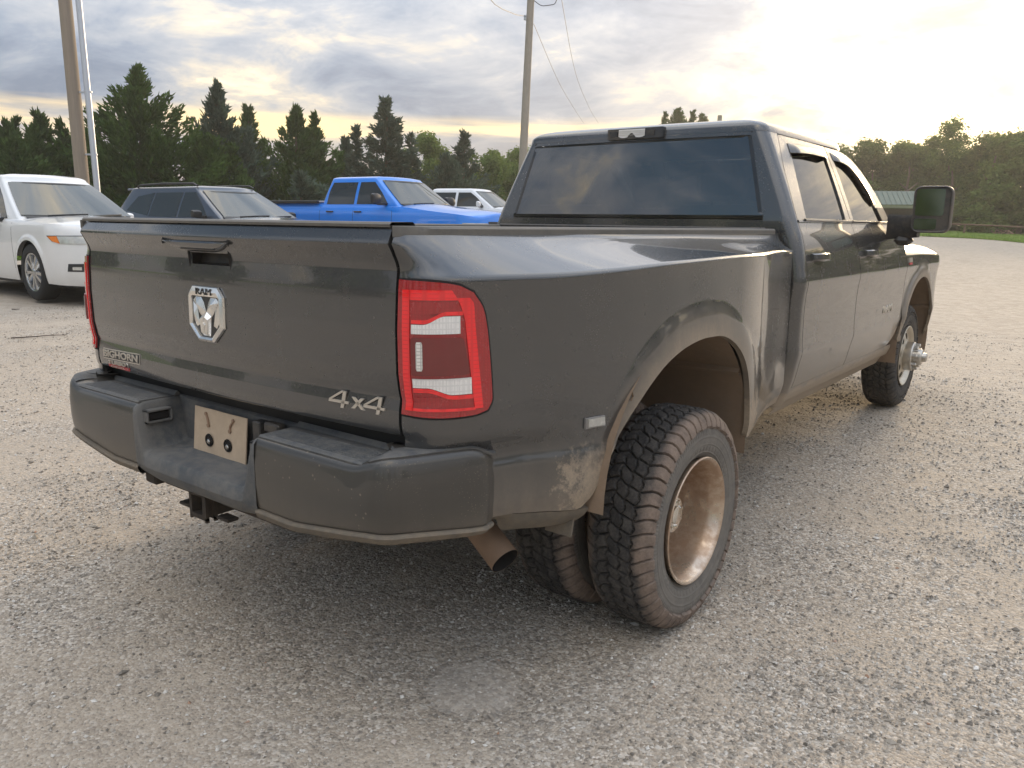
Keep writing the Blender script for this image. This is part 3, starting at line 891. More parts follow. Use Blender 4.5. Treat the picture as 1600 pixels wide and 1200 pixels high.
# wheel housings
def housing(cy, cz, r, x0, x1, name, mat, fr=(0, math.pi)):
    m = MB()
    th = np.linspace(fr[0], fr[1], 28)
    P = np.array([[(x, cy + r * math.cos(a), cz + r * .95 * math.sin(a)) for x in np.linspace(x0, x1, 5)] for a in th])
    m.grid(P)
    W_ = np.array([[(x0, cy + r * k * math.cos(a), cz + r * .95 * k * math.sin(a)) for k in (0, .5, 1)] for a in th]); m.grid(W_)
    for a in (th[6], th[14], th[21]):
        q = np.array([[(x, cy + (r - .02 * k) * math.cos(a + d), cz + (r - .02 * k) * .95 * math.sin(a + d)) for x in (x0, x1)] for d, k in ((-.03, 0), (-.015, 1), (.015, 1), (.03, 0))]); m.grid(q)
    return m
for k in (1, -1):
    m = housing(1.115, .62, .565, .56, 1.155, 'w', None, (-.10, math.pi + .0)); (m if k > 0 else m.mirror()).build('wheel_housing', MAT['liner'], truck, 40)
    m = housing(5.46, .64, .545, .52, 1.018, 'w', None, (-.40, math.pi + .25)); (m if k > 0 else m.mirror()).build('wheel_housing', MAT['liner'], truck, 40)
# rails, inner bed
m = MB()
ys = np.linspace(.006, BY1, 30)
pr = [(.006, -.004), (.004, .016), (-.004, .0225), (-.066, .0235), (-.074, .016), (-.074, -.02)]
Rl = []
for s_ in list(np.linspace(0, 1, 14)) + [float(s_of_y(y)) for y in np.linspace(.34, BY1, 24)]:
    o_ = bedS(s_, ZR); y = float(o_[1]); i_ = .8375 if y < .074 else max(.80, float(XR(y)) - .074) if y > .12 else .80
    row = []
    for k, b in ((-.004, -.004), (-.002, .016), (.08, .0225), (.85, .0235), (1.0, .016), (1.0, -.02)):
        row.append((o_[0] + (i_ - o_[0]) * k, y - (.006 if s_ < .2 and k < .5 else 0), ZR + b))
    Rl.append(row)
m.grid(np.array(Rl)); m.add(Rl[0], [tuple(range(6))])
m.build('bed_rail', MAT['rail_plastic'], truck, 30); m.mirror().build('bed_rail', MAT['rail_plastic'], truck, 30)
m = MB()
for sg in (1, -1):
    m.grid(np.array([[(sg * (float(XR(y)) - .074), y, z) for z in (1.45, 1.3, 1.0)] for y in np.linspace(.03, BY1, 8)]))
    m.box((min(sg * .52, sg * .80), .72, 1.0), (max(sg * .52, sg * .80), 1.56, 1.19), .03)
m.box((-.84, .02, .955), (.84, BY1 + .03, 1.0)); m.box((-.84, BY1 - .012, 1.0), (.84, BY1 + .03, 1.478), .008)
m.box((-.84, BY1 - .03, 1.472), (.84, BY1 + .035, 1.492), .006)
m.build('cargo_bed', MAT['plastic_black'], truck, 30)

# ---- tail lights -------------------------------------------------
def lamp(sgn):
    root = None
    def patch(rows, d, t, name, mat, parent, nu=14):
        """rows: (z, s_left, s_right)"""
        rows = np.array(rows, float)
        zz = np.linspace(rows[0, 0], rows[-1, 0], 26)
        L, Rr = np.interp(zz, rows[:, 0], rows[:, 1]), np.interp(zz, rows[:, 0], rows[:, 2])
        S_ = L[None] + (Rr - L)[None] * np.linspace(0, 1, nu)[:, None]
        Z_ = np.broadcast_to(zz[None], S_.shape)
        Q = bedS(S_, Z_); n = gnormals(Q)
        if (n.reshape(-1, 3) @ np.array([.6, -.8, 0])).sum() < 0: n = -n
        mm = MB().panel(Q + n * d, t, (.6, -.8, 0))
        if sgn < 0: mm = mm.mirror()
        return mm.build(name, mat, parent, 40)
    GL = coons([(.012, .992), (.35, .987), (.60, .990), (.69, 1.000)], [(.010, 1.350), (.30, 1.346), (.48, 1.338), (.60, 1.318)], [(.012, .992), (.006, 1.17), (.010, 1.350)], [(.69, 1.000), (.722, 1.03), (.70, 1.20), (.672, 1.27), (.60, 1.318)], 26, 26)
    Q = bedS(GL[..., 0], GL[..., 1]); n = gnormals(Q)
    if (n.reshape(-1, 3) @ np.array([.6, -.8, 0])).sum() < 0: n = -n
    mm = MB().panel(Q + n * .007, .02, (.6, -.8, 0))
    root = (mm if sgn > 0 else mm.mirror()).build('tail_light', MAT['lens_red'], truck, 40)
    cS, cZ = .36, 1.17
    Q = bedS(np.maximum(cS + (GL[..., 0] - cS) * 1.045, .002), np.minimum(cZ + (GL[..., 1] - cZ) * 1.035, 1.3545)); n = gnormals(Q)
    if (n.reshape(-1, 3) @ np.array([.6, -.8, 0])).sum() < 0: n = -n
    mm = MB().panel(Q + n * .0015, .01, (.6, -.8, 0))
    (mm if sgn > 0 else mm.mirror()).build('lamp_recess_shade', MAT['seal_and_shade'], root, 40)  # black ring paints the shade in the recess round the lens
    # bright light-guide: left bar, top bar, right bar, bottom bar as one ring
    R_ = lambda rows, d, t, n, mat: patch(rows, d, t, n, MAT[mat], root)
    R_([(1.004, .05, .11), (1.325, .05, .11)], .010, .006, 'light_guide', 'lens_bright_red')
    R_([(1.008, .595, .655), (1.25, .535, .605), (1.29, .50, .60), (1.305, .47, .57)], .010, .006, 'light_guide', 'lens_bright_red')
    R_([(1.299, .111, .49), (1.325, .111, .44)], .010, .006, 'light_guide', 'lens_bright_red')
    R_([(1.004, .111, .60), (1.012, .111, .60)], .010, .006, 'light_guide', 'lens_bright_red')
    R_([(1.262, .14, .30), (1.268, .12, .40), (1.296, .12, .46)], .0095, .006, 'brake_lens', 'lens_red')
    def wavy(za, zb, wave, s0, s1, name, mat, d):
        n = 16; ss = np.linspace(s0, s1, n)
        w = wave(np.linspace(0, 1, n))
        S_ = np.repeat(ss[:, None], 6, 1)
        Z_ = za(w)[:, None] + (zb(w) - za(w))[:, None] * np.linspace(0, 1, 6)[None]
        Q = bedS(S_, Z_); nn_ = gnormals(Q)
        if (nn_.reshape(-1, 3) @ np.array([.6, -.8, 0])).sum() < 0: nn_ = -nn_
        mm = MB().panel(Q + nn_ * d, .006, (.6, -.8, 0))
        (mm if sgn > 0 else mm.mirror()).build(name, mat, root, 40)
    up = lambda t: sstep(t, .25, .7)
    c0 = lambda v: (lambda w: np.full_like(w, v))
    wavy(c0(1.212), lambda w: 1.236 + .022 * w, up, .125, .50, 'reverse_lens', MAT['lens_white'], .0105)
    wavy(lambda w: 1.238 + .022 * w, lambda w: 1.248 + .022 * w, up, .125, .52, 'light_guide', MAT['lens_bright_red'], .0108)
    wavy(lambda w: 1.070 - .020 * w, c0(1.094), up, .125, .575, 'reverse_lens', MAT['lens_white'], .0105)
    wavy(lambda w: 1.057 - .020 * w, lambda w: 1.068 - .020 * w, up, .125, .585, 'light_guide', MAT['lens_bright_red'], .0108)
    R_([(1.103, .135, .54), (1.107, .125, .56), (1.198, .125, .52), (1.203, .135, .50)], .016, .010, 'turn_lens', 'lens_dark_red')
    R_([(1.116, .172, .208), (1.122, .165, .215), (1.186, .165, .215), (1.192, .172, .208)], .018, .004, 'led_strip', 'lens_led')
    R_([(1.017, .13, .57), (1.045, .125, .565)], .0095, .006, 'brake_lens', 'lens_red')
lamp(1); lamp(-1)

# ---- rear bumper -------------------------------------------------
def b_out(u):
    """plan outline of one half, u 0..1 from the recess to the end"""
    K = np.array([(.345, -.122), (.55, -.124), (.74, -.122), (.84, -.115), (.895, -.085), (.930, -.015), (.962, .06), (.994, .14), (1.014, .215)])
    return resample(K, 48)[np.clip((np.asarray(u) * 48).astype(int), 0, 48)]
K = resample(np.array([(.345, -.122), (.55, -.124), (.74, -.122), (.84, -.115), (.895, -.085), (.930, -.015), (.962, .06), (.994, .14), (1.014, .215)]), 48)
tn = np.gradient(K, axis=0); tn /= np.linalg.norm(tn, axis=1, keepdims=True)
nin = np.stack([-tn[:, 1], tn[:, 0]], 1)          # inward normal (to the left of travel)
arc = np.concatenate([[0], np.cumsum(np.linalg.norm(np.diff(K, axis=0), axis=1))]) ; arc /= arc[-1]
ztop = .862 + .030 * sstep(K[:, 0], .76, .90) - .030 * sstep(arc, .86, 1.0) ** 2
zlip = np.interp(arc, [0, .2, .55, .66, 1], [.640, .640, .682, .684, .655])
zbot = zlip - np.interp(arc, [0, .55, .75, 1], [.034, .030, .030, .024])
endr = sstep(arc, .92, 1.0)
shell = MB(); lipm = MB()
P = []
for i in range(len(K)):
    zt = ztop[i]; zl = zlip[i]
    sec = [(.20 - .10 * sstep(arc[i], .5, .8), zt + .004), (.045, zt + .002), (.022, zt), (.009, zt - .007), (.002, zt - .022), (-.002, zt - .06), (-.004, (zt + zl) / 2 + .03), (-.003, (zt + zl) / 2 - .04), (.001, zl + .022), (.005, zl + .004), (.012, zl)]
    e = .030 * endr[i] ** 2.2
    P.append([(K[i, 0] + nin[i, 0] * (d + e), K[i, 1] + nin[i, 1] * (d + e), z) for d, z in sec])
P = np.array(P)
shell.grid(P)
n9 = P.shape[1]
shell.add(P[-1], [tuple(range(n9))])
shell.grid(np.stack([P[-1, 1:], P[-1, 1:] + [-.10, .02, 0]], 0))
Q = []
for i in range(len(K)):
    zl, zb = zlip[i], zbot[i]; e = .030 * endr[i] ** 2.2
    sec = [(.014, zl + .001), (-.003, zl - .001), (-.006, zl - .008), (.002, zb + .008), (.012, zb), (.12, zb + .004)]
    Q.append([(K[i, 0] + nin[i, 0] * (d + e), K[i, 1] + nin[i, 1] * (d + e), z) for d, z in sec])
lipm.grid(np.array(Q))
lipm.add(np.array(Q)[-1], [tuple(range(6))])
# centre section with the step recess
cx = np.concatenate([np.linspace(-.352, -.26, 18), np.linspace(-.24, .24, 13), np.linspace(.26, .352, 18)])
C = []
for x in cx:
    w = float(sstep(abs(x), .345, .285))            # 1 in the recess
    zt = .862 - .160 * w
    wl = float(sstep(abs(x), .352, .22))
    zl = .606 - .0 * wl + .0
    bul = .012 * wl
    sec = [(.18, .875), (.055 + .0 * w, .870), (.050 - .005 * w, .866 - .004 * w), (.048 - .010 * w, zt + .018 * w), (.030 - .01 * w, zt + .004), (-.090, zt + .002), (-.112 - bul, zt - .005), (-.124 - bul, zt - .018 - .006 * wl),
           (-.127 - bul, zt - .05), (-.126 - bul, .655), (-.120 - bul * .6, .635 - .01 * wl), (-.100, .612 - .012 * wl), (-.06, .600 - .012 * wl), (.06, .60)]
    C.append([(x, y, z) for y, z in sec])
centre = MB().grid(np.array(C))
bumper = centre.build('bumper', MAT['bumper_plastic'], truck, 40)
shell.build('bumper_wing', MAT['bumper_paint'], bumper, 45); shell.mirror().build('bumper_wing', MAT['bumper_paint'], bumper, 45)
lipm.build('bumper_lip', MAT['valance'], bumper, 45); lipm.mirror().build('bumper_lip', MAT['valance'], bumper, 45)
# step pads with ridges
def pad():
    m = MB()
    g = []
    nx_, ny_ = 24, 151
    for x in np.linspace(.350, .800, nx_):
        row = []
        for t in np.linspace(0, 1, ny_):
            y = -.106 + .135 * t
            inn = sstep(x, .375, .385) * sstep(x, .775, .765) * sstep(t, .08, .12) * sstep(t, .80, .76)
            z = .869 + .0030 * inn * (1 if math.sin(t * 80) > 0.1 else 0) - .004 * sstep(t, .06, 0)
            row.append((x, y, z))
        g.append(row)
    m.panel(np.array(g), .012, (0, 0, 1))
    m.panel(np.array([[(x, .030 + .014 * t, .869 + .014 * t) for t in (0, .5, 1)] for x in np.linspace(.35, .80, 8)]), .03, (0, -1, .3))
    # corner cap ahead of the pad
    cap = []
    for i in range(26, 49):
        x0, y0 = K[i]
        cap.append([(x0 + nin[i, 0] * d, y0 + nin[i, 1] * d, ztop[i] + h) for d, h in ((.016, .002), (.026, .006), (.06, .007), (.095, .004))])
    m.panel(np.array(cap), .008, (0, 0, 1))
    return m
p = pad(); p.build('step_pad', MAT['bumper_plastic'], bumper, 25); p.mirror().build('step_pad', MAT['bumper_plastic'], bumper, 25)
# slots in the recess end walls
for sg in (-1, 1):
    m = MB()
    m.box((sg * .318 - .012, -.095, .800), (sg * .318 + .012, -.015, .832), .006)
    m.build('step_slot', MAT['soot_and_hole_shade'], bumper, 30)  # solid block; the slot's inner shade is put into its black colour
    m = MB()
    for a, b2 in (((-.103, .792), (-.095, .840)), ((-.015, .792), (-.007, .840)), ((-.103, .832), (-.007, .840)), ((-.103, .792), (-.007, .800))):
        m.box((sg * .314 - .016, a[0], a[1]), (sg * .314 + .016, b2[0], b2[1]), .002)
    m.build('slot_frame', MAT['bumper_plastic'], bumper, 30)
# licence plate backing with its two lamps/bolts
m = MB(); m.box((-.86, .055, .72), (.86, .09, .945)); m.build('gap_shade_panel', MAT['seal_and_shade'], bumper, 30)  # black panel standing in for the shade in the gap under the tailgate
def pl_pt(x, z, d=0.0): return np.array([x - .035, .018 + .10 * (z - .78) - d, z])
m = MB()
m.panel(np.array([[pl_pt(x, z, .012 + .001 * math.sin(x * 40)) for z in np.linspace(.706, .858, 6)] for x in np.linspace(-.152, .152, 9)]), .004, (0, -1, 0))
plate_o = m.build('license_plate', MAT['plate_tan'], bumper, 30)
for px_ in (-.055, .055):
    m = MB(); m.lathe([(0, 0), (0, .0165), (-.003, .0185), (-.003, .0215), (0, .023)], 'y', 20, pl_pt(px_, .752, .0145)); m.build('plate_bolt_hole', MAT['soot_and_hole_shade'], bumper, 30)  # flat disc on the plate, the hole's shade put into its colour
    m = MB(); m.lathe([(0, .009), (-.008, .009), (-.010, .006), (-.010, 0)], 'y', 6, pl_pt(px_ + .006, .750, .0145)); m.build('plate_bolt', MAT['hub_metal'], bumper, 30)
    m = MB(); m.lathe([(0, .006), (-.005, .006), (-.006, 0)], 'y', 8, pl_pt(px_ * 1.45, .84, .013)); m.lathe([(0, .007), (-.005, .007), (-.006, 0)], 'y', 8, pl_pt(px_ * 1.15, .802, .013))
    m.tube([pl_pt(px_ * 1.43, .838, .014), pl_pt(px_ * 1.2, .82, .016), pl_pt(px_ * 1.15, .802, .014)], .004, 6)
    m.build('plate_screw', MAT['rust_pipe'], bumper, 30)
m = MB(); m.box((.175, -.008, .80), (.215, .03, .866), .004); m.box((.222, .0, .835), (.30, .035, .868), .006); m.build('plate_lamp', MAT['plastic_black'], bumper, 30)
# hitch receiver, hooks and chain plate
m = MB()
o_, i_ = .041, .032
ringo = [(-o_, -o_), (o_, -o_), (o_, o_), (-o_, o_)]; ringi = [(-i_, -i_), (i_, -i_), (i_, i_), (-i_, i_)]
seq = [(ringo, .42), (ringo, -.052), (ringi, -.054), (ringi, .30)]
m.grid(np.stack([np.array([(x, y, .556 + z) for x, z in rg]) for rg, y in seq], 1), wrap=True)
for k in (-.052, -.02):
    m.box((-.050, k, .556 - .050), (.050, k + .012, .556 - .0415)); m.box((-.050, k, .556 + .0415), (.050, k + .012, .556 + .050)); m.box((-.050, k, .4985), (-.0415, k + .012, .5975)); m.box((.0415, k, .4985), (.050, k + .012, .5975))
o_h = m.build('hitch_receiver', MAT['underbody'], truck, 30); o_h.location = (-.085, -.01, -.018)
m = MB(); m.box((-.42, .0, .525), (.36, .05, .60), .01)
for x_ in (-.20, .03): m.box((x_ - .035, -.045, .50), (x_ + .035, .0, .512), .004)
m.box((-.43, -.06, .545), (-.36, .03, .615), .008)
m.build('hitch_crossbar', MAT['underbody'], truck, 30)

# ---- cab ---------------------------------------------------------
FZK = [.50, .56, .62, .70, .80, .855, .87, .95, 1.05, 1.15, 1.205, 1.222, 1.25, 1.33, 1.40, 1.46, 1.505, 1.53, 1.94, 1.99]
FXK = [.915, .95, .975, 1.0, 1.018, 1.0275, 1.0265, 1.022, 1.022, 1.0265, 1.034, 1.0345, 1.029, 1.0155, 1.0, .983, .964, .955, .776, .752]
def cab_x(y, z):
    return spl(FZK, FXK, z)
def yb(z): return 2.630 + (np.asarray(z, float) - 1.53) * .144 * (np.asarray(z) > 1.53) + np.where(np.asarray(z) < 1.45, .0, 0)
CRR = .062
def cabS(b, z):
    """b -1..0 across the right half of the rear wall, 0..1 round the corner, then along the side"""
    b, z = np.broadcast_arrays(np.asarray(b, float), np.asarray(z, float))
    w = cab_x(0, z); y0 = yb(z)
    t = np.clip(b, 0, 1) * math.pi / 2
    xr_ = (np.clip(b, -1, 0) + 1) * (w - CRR)
    yr_ = y0 - .028 * (1 - (xr_ / (w - CRR)) ** 2)
    x = np.where(b <= 0, xr_, w - CRR + CRR * np.sin(t))
    y = np.where(b <= 0, yr_, np.where(b <= 1, y0 + CRR - CRR * np.cos(t), y0 + CRR + (b - 1)))
    return np.stack([x, y, z], -1)
def b_x(x, z): return x / (float(cab_x(0, z)) - CRR) - 1
def b_y(y, z): return 1 + (y - float(yb(z)) - CRR)
GB, GT = 1.535, 1.957                                # rear glass bottom/top
gx = lambda z: .805 - (z - 1.53) * .272
seam_y = lambda z: float(np.interp(z, [.6, .70, .85, 1.02, 1.3, 1.5, 1.6, 1.80, 1.975], [2.70, 2.72, 2.728, 2.722, 2.705, 2.70, 2.708, 2.760, 2.86]))
def cs(rows, sub):
    return np.array([[cabS(b0 + (b1 - b0) * t, z) for t in np.linspace(0, 1, sub)] for z, b0, b1 in rows])
cp = MB()
zz = np.linspace(1.40, 1.978, 26)
cp.grid(cs([(z, b_x(gx(z), z), b_y(seam_y(z), z)) for z in zz], 26))
zz = np.linspace(.56, 1.40, 30)
cp.grid(cs([(z, b_x(.70, z), b_y(seam_y(z), z)) for z in zz], 20))
cc = MB(); cc.v = list(cp.v); cc.f = list(cp.f); cc.k = cp.k
mr = cp.mirror(); cc.add(np.concatenate(mr.v), mr.f)
def both(P):
    cc.grid(P); cc.grid(P * np.array([-1, 1, 1]))
both(cs([(z, -1, b_x(gx(z), z)) for z in np.linspace(1.35, GB - .004, 6)], 12))
both(cs([(z, -1, b_x(gx(z), z)) for z in np.linspace(GT + .003, 1.978, 4)], 14))
# rocker
Prk = np.array([[(float(cab_x(0, z)) - (.012 if z > .64 else .004 if z > .56 else .03), y, z) for z in np.linspace(.50, .654, 9)] for y in np.linspace(2.69, 4.93, 14)])
both(Prk)
cab = cc.build('cab', PAINT, truck, 40, weld=True)
# roof
def rim(n=160):
    zr_ = 1.979
    pts = []
    for b in np.linspace(-1, 0, 16): pts.append(cabS(b, zr_))
    for b in np.linspace(0, 1, 10)[1:]: pts.append(cabS(b, zr_))
    w = float(cab_x(0, zr_))
    for y in np.linspace(2.9, 3.95, 16): pts.append(np.array([w, y, zr_]))
    for t in np.linspace(0, 1, 12)[1:]:
        pts.append(np.array([w * (1 - .12 * t**2), 3.95 + .16 * t, zr_ - .012 * t]))
    xe = w * .88
    for x in np.linspace(1, 0, 14)[1:]: pts.append(np.array([xe * x, 4.11 + .10 * (1 - x**2), zr_ - .012]))
    pts = np.array(pts)
    return np.concatenate([pts, (pts[1:-1] * [-1, 1, 1])[::-1]])
rm = rim()
spine = np.stack([np.zeros(len(rm)), np.clip(rm[:, 1], 3.05, 3.75), rm[:, 2]], 1)
Q = []
for s in [1.0, .993, .98, .96, .93, .89, .83, .75, .6, .4, .2, .02]:
    hgt = (.072 + .014 * np.exp(-((rm[:, 1] - 3.3) / .6) ** 2)) * (1 - s ** 7) ** (1 / 2.6)
    q = spine + (rm - spine) * s; q[:, 2] += hgt - .0 ; Q.append(q)
m = MB().grid(np.stack(Q, 1), wrap=True)
m.build('roof', PAINT, truck, 40)
# rear window and its third brake light
def glass_patch(off):
    Z = np.linspace(GB, GT, 14)
    A = np.array([[cabS(b_x(gx(z), z) * t + -1 * (1 - t), z) for t in np.linspace(0, 1, 16)] for z in Z])
    A = np.concatenate([(A * [-1, 1, 1])[:, :0:-1], A], 1); A[..., 1] -= off
    return A
m = MB().panel(glass_patch(.001), .006, (0, -1, 0)); rw = m.build('rear_window', MAT['glass_rear'], truck, 30)
m = MB()
A = glass_patch(.0025)
ringP = np.concatenate([A[0, :], A[1:, -1], A[-1, -2::-1], A[-2:0:-1, 0]])
cen = ringP.mean(0)
inn = np.concatenate([A[0, :] + [0, 0, .018], A[1:, -1] + [-.020, 0, 0], A[-1, -2::-1] - [0, 0, .016], A[-2:0:-1, 0] + [.020, 0, 0]])
m.grid(np.stack([ringP, inn], 1), wrap=True); m.build('window_seal', MAT['trim_gloss_black'], rw, 30)
m = MB()
g = [[(x, 2.684 + .05 * (z - 1.965) - .028 - .010, z + .0) for z in np.linspace(1.970, 2.026, 5)] for x in np.linspace(-.150, .200, 12)]
m.panel(np.array(g), .05, (0, -1, 0)); ch = m.build('high_brake_light', MAT['trim_gloss_black'], truck, 30)
m = MB()
g = [[(x, 2.646 + .05 * (z - 1.965) - .004, z) for z in np.linspace(lo + .004, 2.021, 5)] for x, lo in zip(np.linspace(-.075, .09, 13), [1.980, 1.974, 1.972, 1.972, 1.974, 1.990, 1.998, 1.990, 1.974, 1.972, 1.972, 1.974, 1.980])]
m.panel(np.array(g), .006, (0, -1, 0)); m.build('cargo_lens', MAT['lens_white'], ch, 30)
m = MB()
for x0, x1 in ((-.135, -.085), (.10, .15)):
    m.panel(np.array([[(x, 2.645 + .05 * (z - 1.965) - .003, z) for z in np.linspace(1.984, 2.012, 3)] for x in np.linspace(x0, x1, 4)]), .005, (0, -1, 0)); m.build('lamp_cover', MAT['plastic_black'], ch, 30); m = MB()
for zl_ in (1.990, 2.001, 2.012):
    m = MB(); m.box((-.074, 2.640 + .05 * (zl_ - 1.965), zl_ - .001), (.089, 2.6425 + .05 * (zl_ - 1.965), zl_ + .001)); m.build('lens_rib', MAT['badge_silver'], ch, 0)

# doors, window glass, visors, handles
def side_patch(G, off=0.0):
    Y, Z = G[..., 0], G[..., 1]
    return np.stack([cab_x(Y, Z) + off, Y, Z], -1)
def door(sgn, rear):
    B_ = 1.522
    if rear:
        zl = np.linspace(.664, B_, 14)
        Lc = [(seam_y(z) + .006, z) for z in zl]; Rc = [(3.655 + .03 * float(sstep(z, .66, .9)) - .03 * float(sstep(z, 1.25, 1.5)), z) for z in zl]
        wnd = [(2.845, 1.532), (3.565, 1.532), (3.605, 1.930), (2.985, 1.922)]
        top = [(seam_y(1.975) + .012, 1.974), (3.0, 1.9745), (3.3, 1.9745), (3.652, 1.972)]
        Lu = [(seam_y(z) + .006, z) for z in np.linspace(B_, 1.974, 8)]; Ru = [(3.652, B_), (3.652, 1.972)]
    else:
        zl = np.linspace(.664, B_, 14)
        Lc = [(3.663 + .03 * float(sstep(z, .66, .9)) - .03 * float(sstep(z, 1.25, 1.5)), z) for z in zl]
        Rc = [(float(np.interp(z, [.664, .70, .76, .9, 1.1, 1.32, 1.45, 1.522], [4.72, 4.80, 4.88, 4.925, 4.93, 4.90, 4.86, 4.70])), z) for z in zl]
        wnd = [(3.725, 1.532), (4.46, 1.532), (4.10, 1.895), (3.745, 1.930)]
        top = [(3.662, 1.972), (3.9, 1.970), (4.10, 1.948), (4.28, 1.880), (4.42, 1.78), (4.56, 1.62), (4.63, B_)]
        Lu = [(3.662, B_), (3.662, 1.972)]; Ru = None
    m = MB()
    bot = [(Lc[0][0], .664), ((Lc[0][0] + Rc[0][0]) / 2, .664), (Rc[0][0], .664)]
    tp = [(Lc[-1][0], B_), (Rc[-1][0], B_)]
    m.panel(side_patch(coons(bot, tp, Lc, Rc, 30, 44, smooth=False)), .012, (1, 0, 0))
    wbl, wbr, wtr, wtl = wnd
    if rear:
        Lw = [(Lu[0][0], B_), wbl]
        m.panel(side_patch(coons([Lu[0], wbl], [Lu[-1], wtl], Lu, [wbl, (2.90, 1.72), wtl], 6, 14)), .012, (1, 0, 0))
        m.panel(side_patch(coons([wbr, Ru[0]], [wtr, Ru[1]], [wbr, wtr], Ru, 4, 14)), .012, (1, 0, 0))
        m.panel(side_patch(coons([wtl, wtr], top, [wtl, top[0]], [wtr, top[-1]], 16, 4)), .012, (1, 0, 0))
        m.panel(side_patch(coons(tp, [(Lc[-1][0], 1.533), (Rc[-1][0], 1.533)], [tp[0], (tp[0][0], 1.533)], [tp[1], (tp[1][0], 1.533)], 10, 2), .006), .02, (1, 0, 0))
        glassG = coons([wbl, wbr], [wtl, (3.3, 1.9365), wtr], [wbl, (2.90, 1.72), wtl], [wbr, wtr], 18, 14)
        visT = [(2.965, 1.938), (3.3, 1.950), (3.615, 1.944)]; visB = [(2.952, 1.886), (3.3, 1.900), (3.606, 1.896)]
        hy = 2.885
    else:
        m.panel(side_patch(coons([Lu[0], wbl], [Lu[1], wtl], Lu, [wbl, wtl], 4, 14)), .012, (1, 0, 0))
        wc = [wtl, (3.95, 1.922), (4.10, 1.860), (4.22, 1.755), (4.33, 1.65), (4.41, 1.532)]
        m.panel(side_patch(coons(wc, top, [wtl, top[0]], [wc[-1], top[-1]], 30, 5)), .012, (1, 0, 0))
        m.panel(side_patch(coons(tp, [(Lc[-1][0], 1.533), (4.63, 1.533)], [tp[0], (tp[0][0], 1.533)], [tp[1], (4.63, 1.533)], 10, 2), .006), .02, (1, 0, 0))
        glassG = coons([wbl, (4.41, 1.532)], wc, [wbl, wtl], [(4.41, 1.531), (4.41, 1.532)], 24, 14)
        visT = [(3.725, 1.944), (3.95, 1.936), (4.13, 1.878), (4.27, 1.770), (4.36, 1.66)]; visB = [(3.733, 1.898), (3.925, 1.888), (4.085, 1.836), (4.215, 1.735), (4.305, 1.640)]
        hy = 3.905
    mk = lambda mm: mm if sgn > 0 else mm.mirror()
    d = mk(m).build('door', PAINT, truck, 40)
    g = MB().panel(side_patch(glassG, -.010), .004, (1, 0, 0)); mk(g).build('window', MAT['glass_side'], d, 30)
    # visor
    V = coons(visB, visT, [visB[0], visT[0]], [visB[-1], visT[-1]], 24, 5)
    Q = side_patch(V); tt = np.linspace(0, 1, Q.shape[1])[None, :]
    Q[..., 0] += (.024 if rear else .014) * (1 - tt ** 2) ** .6 * sstep(np.minimum(np.linspace(0, 1, Q.shape[0]), np.linspace(1, 0, Q.shape[0])), 0, .12)[:, None] + .003
    mk(MB().panel(Q, .005, (1, 0, 0))).build('vent_visor', MAT['trim_gloss_black'], d, 40)
    # belt moulding
    y0_, y1_ = (2.80, 3.65) if rear else (3.67, 4.58)
    mk(MB().tube([(float(cab_x(0, 1.533)) + .007, y, 1.533) for y in np.linspace(y0_, y1_, 12)], .0075, 8)).build('belt_moulding', MAT['trim_gloss_black'], d, 40)
    # handle: cupped bar
    hm = MB()
    yy = np.linspace(hy - .115, hy + .115, 13)
    off = .012 + .034 * np.clip(1 - np.abs((yy - hy) / .115) ** 4, 0, 1)
    zc_ = 1.345
    P = np.array([[(float(cab_x(0, zc_)) + o + dx_, y, zc_ + dz_ * (.8 + .3 * math.cos((y - hy) * 10))) for dx_, dz_ in ((-.016, .010), (-.004, .020), (.008, .014), (.010, -.010), (.0, -.020), (-.016, -.012))] for y, o in zip(yy, off)])
    hm.grid(P, wrapv=True); hm.add(P[0], [tuple(range(6))]); hm.add(P[-1], [tuple(range(6))])
    mk(hm).build('door_handle', PAINT, d, 40)
    cup = MB()
    A = []
    for rr, dd in ((1.0, .0015), (.8, -.001), (.55, -.001), (.0, -.001)):
        A.append([(float(cab_x(0, zc_ + .040 * rr * math.sin(a))) + .0015, hy + .02 + .085 * rr * math.cos(a), zc_ - .006 + .040 * rr * math.sin(a)) for a in np.linspace(0, 2 * math.pi, 24, endpoint=False)])
    cup.grid(np.array(A).transpose(1, 0, 2), wrap=True); mk(cup).build('handle_cup', MAT['trim_gloss_black'], d, 40)
    if not rear:
        for k, y in enumerate(()): pass
        yb_ = 4.50
        o3 = np.array([float(cab_x(0, .95)) + .002, yb_, .950])
        if sgn > 0:
            text('RAM', .062, o3, (0, 1, 0), (0, 0, 1), MAT['badge_silver'], 'door_lettering', d, .005, .0025, width=.24)
        else:
            text('RAM', .062, o3 * [-1, 1, 1], (0, -1, 0), (0, 0, 1), MAT['badge_silver'], 'door_lettering', d, .005, .0025, width=.24)
        # black sail at the foot of the pillar
        sa = coons([(4.415, 1.534), (4.60, 1.534)], [(4.36, 1.63), (4.53, 1.63)], [(4.415, 1.534), (4.36, 1.63)], [(4.60, 1.534), (4.53, 1.63)], 4, 4)
        mk(MB().panel(side_patch(sa, .004), .012, (1, 0, 0))).build('mirror_sail', MAT['plastic_black'], d, 30)
for sgn in (1, -1):
    door(sgn, True); door(sgn, False)
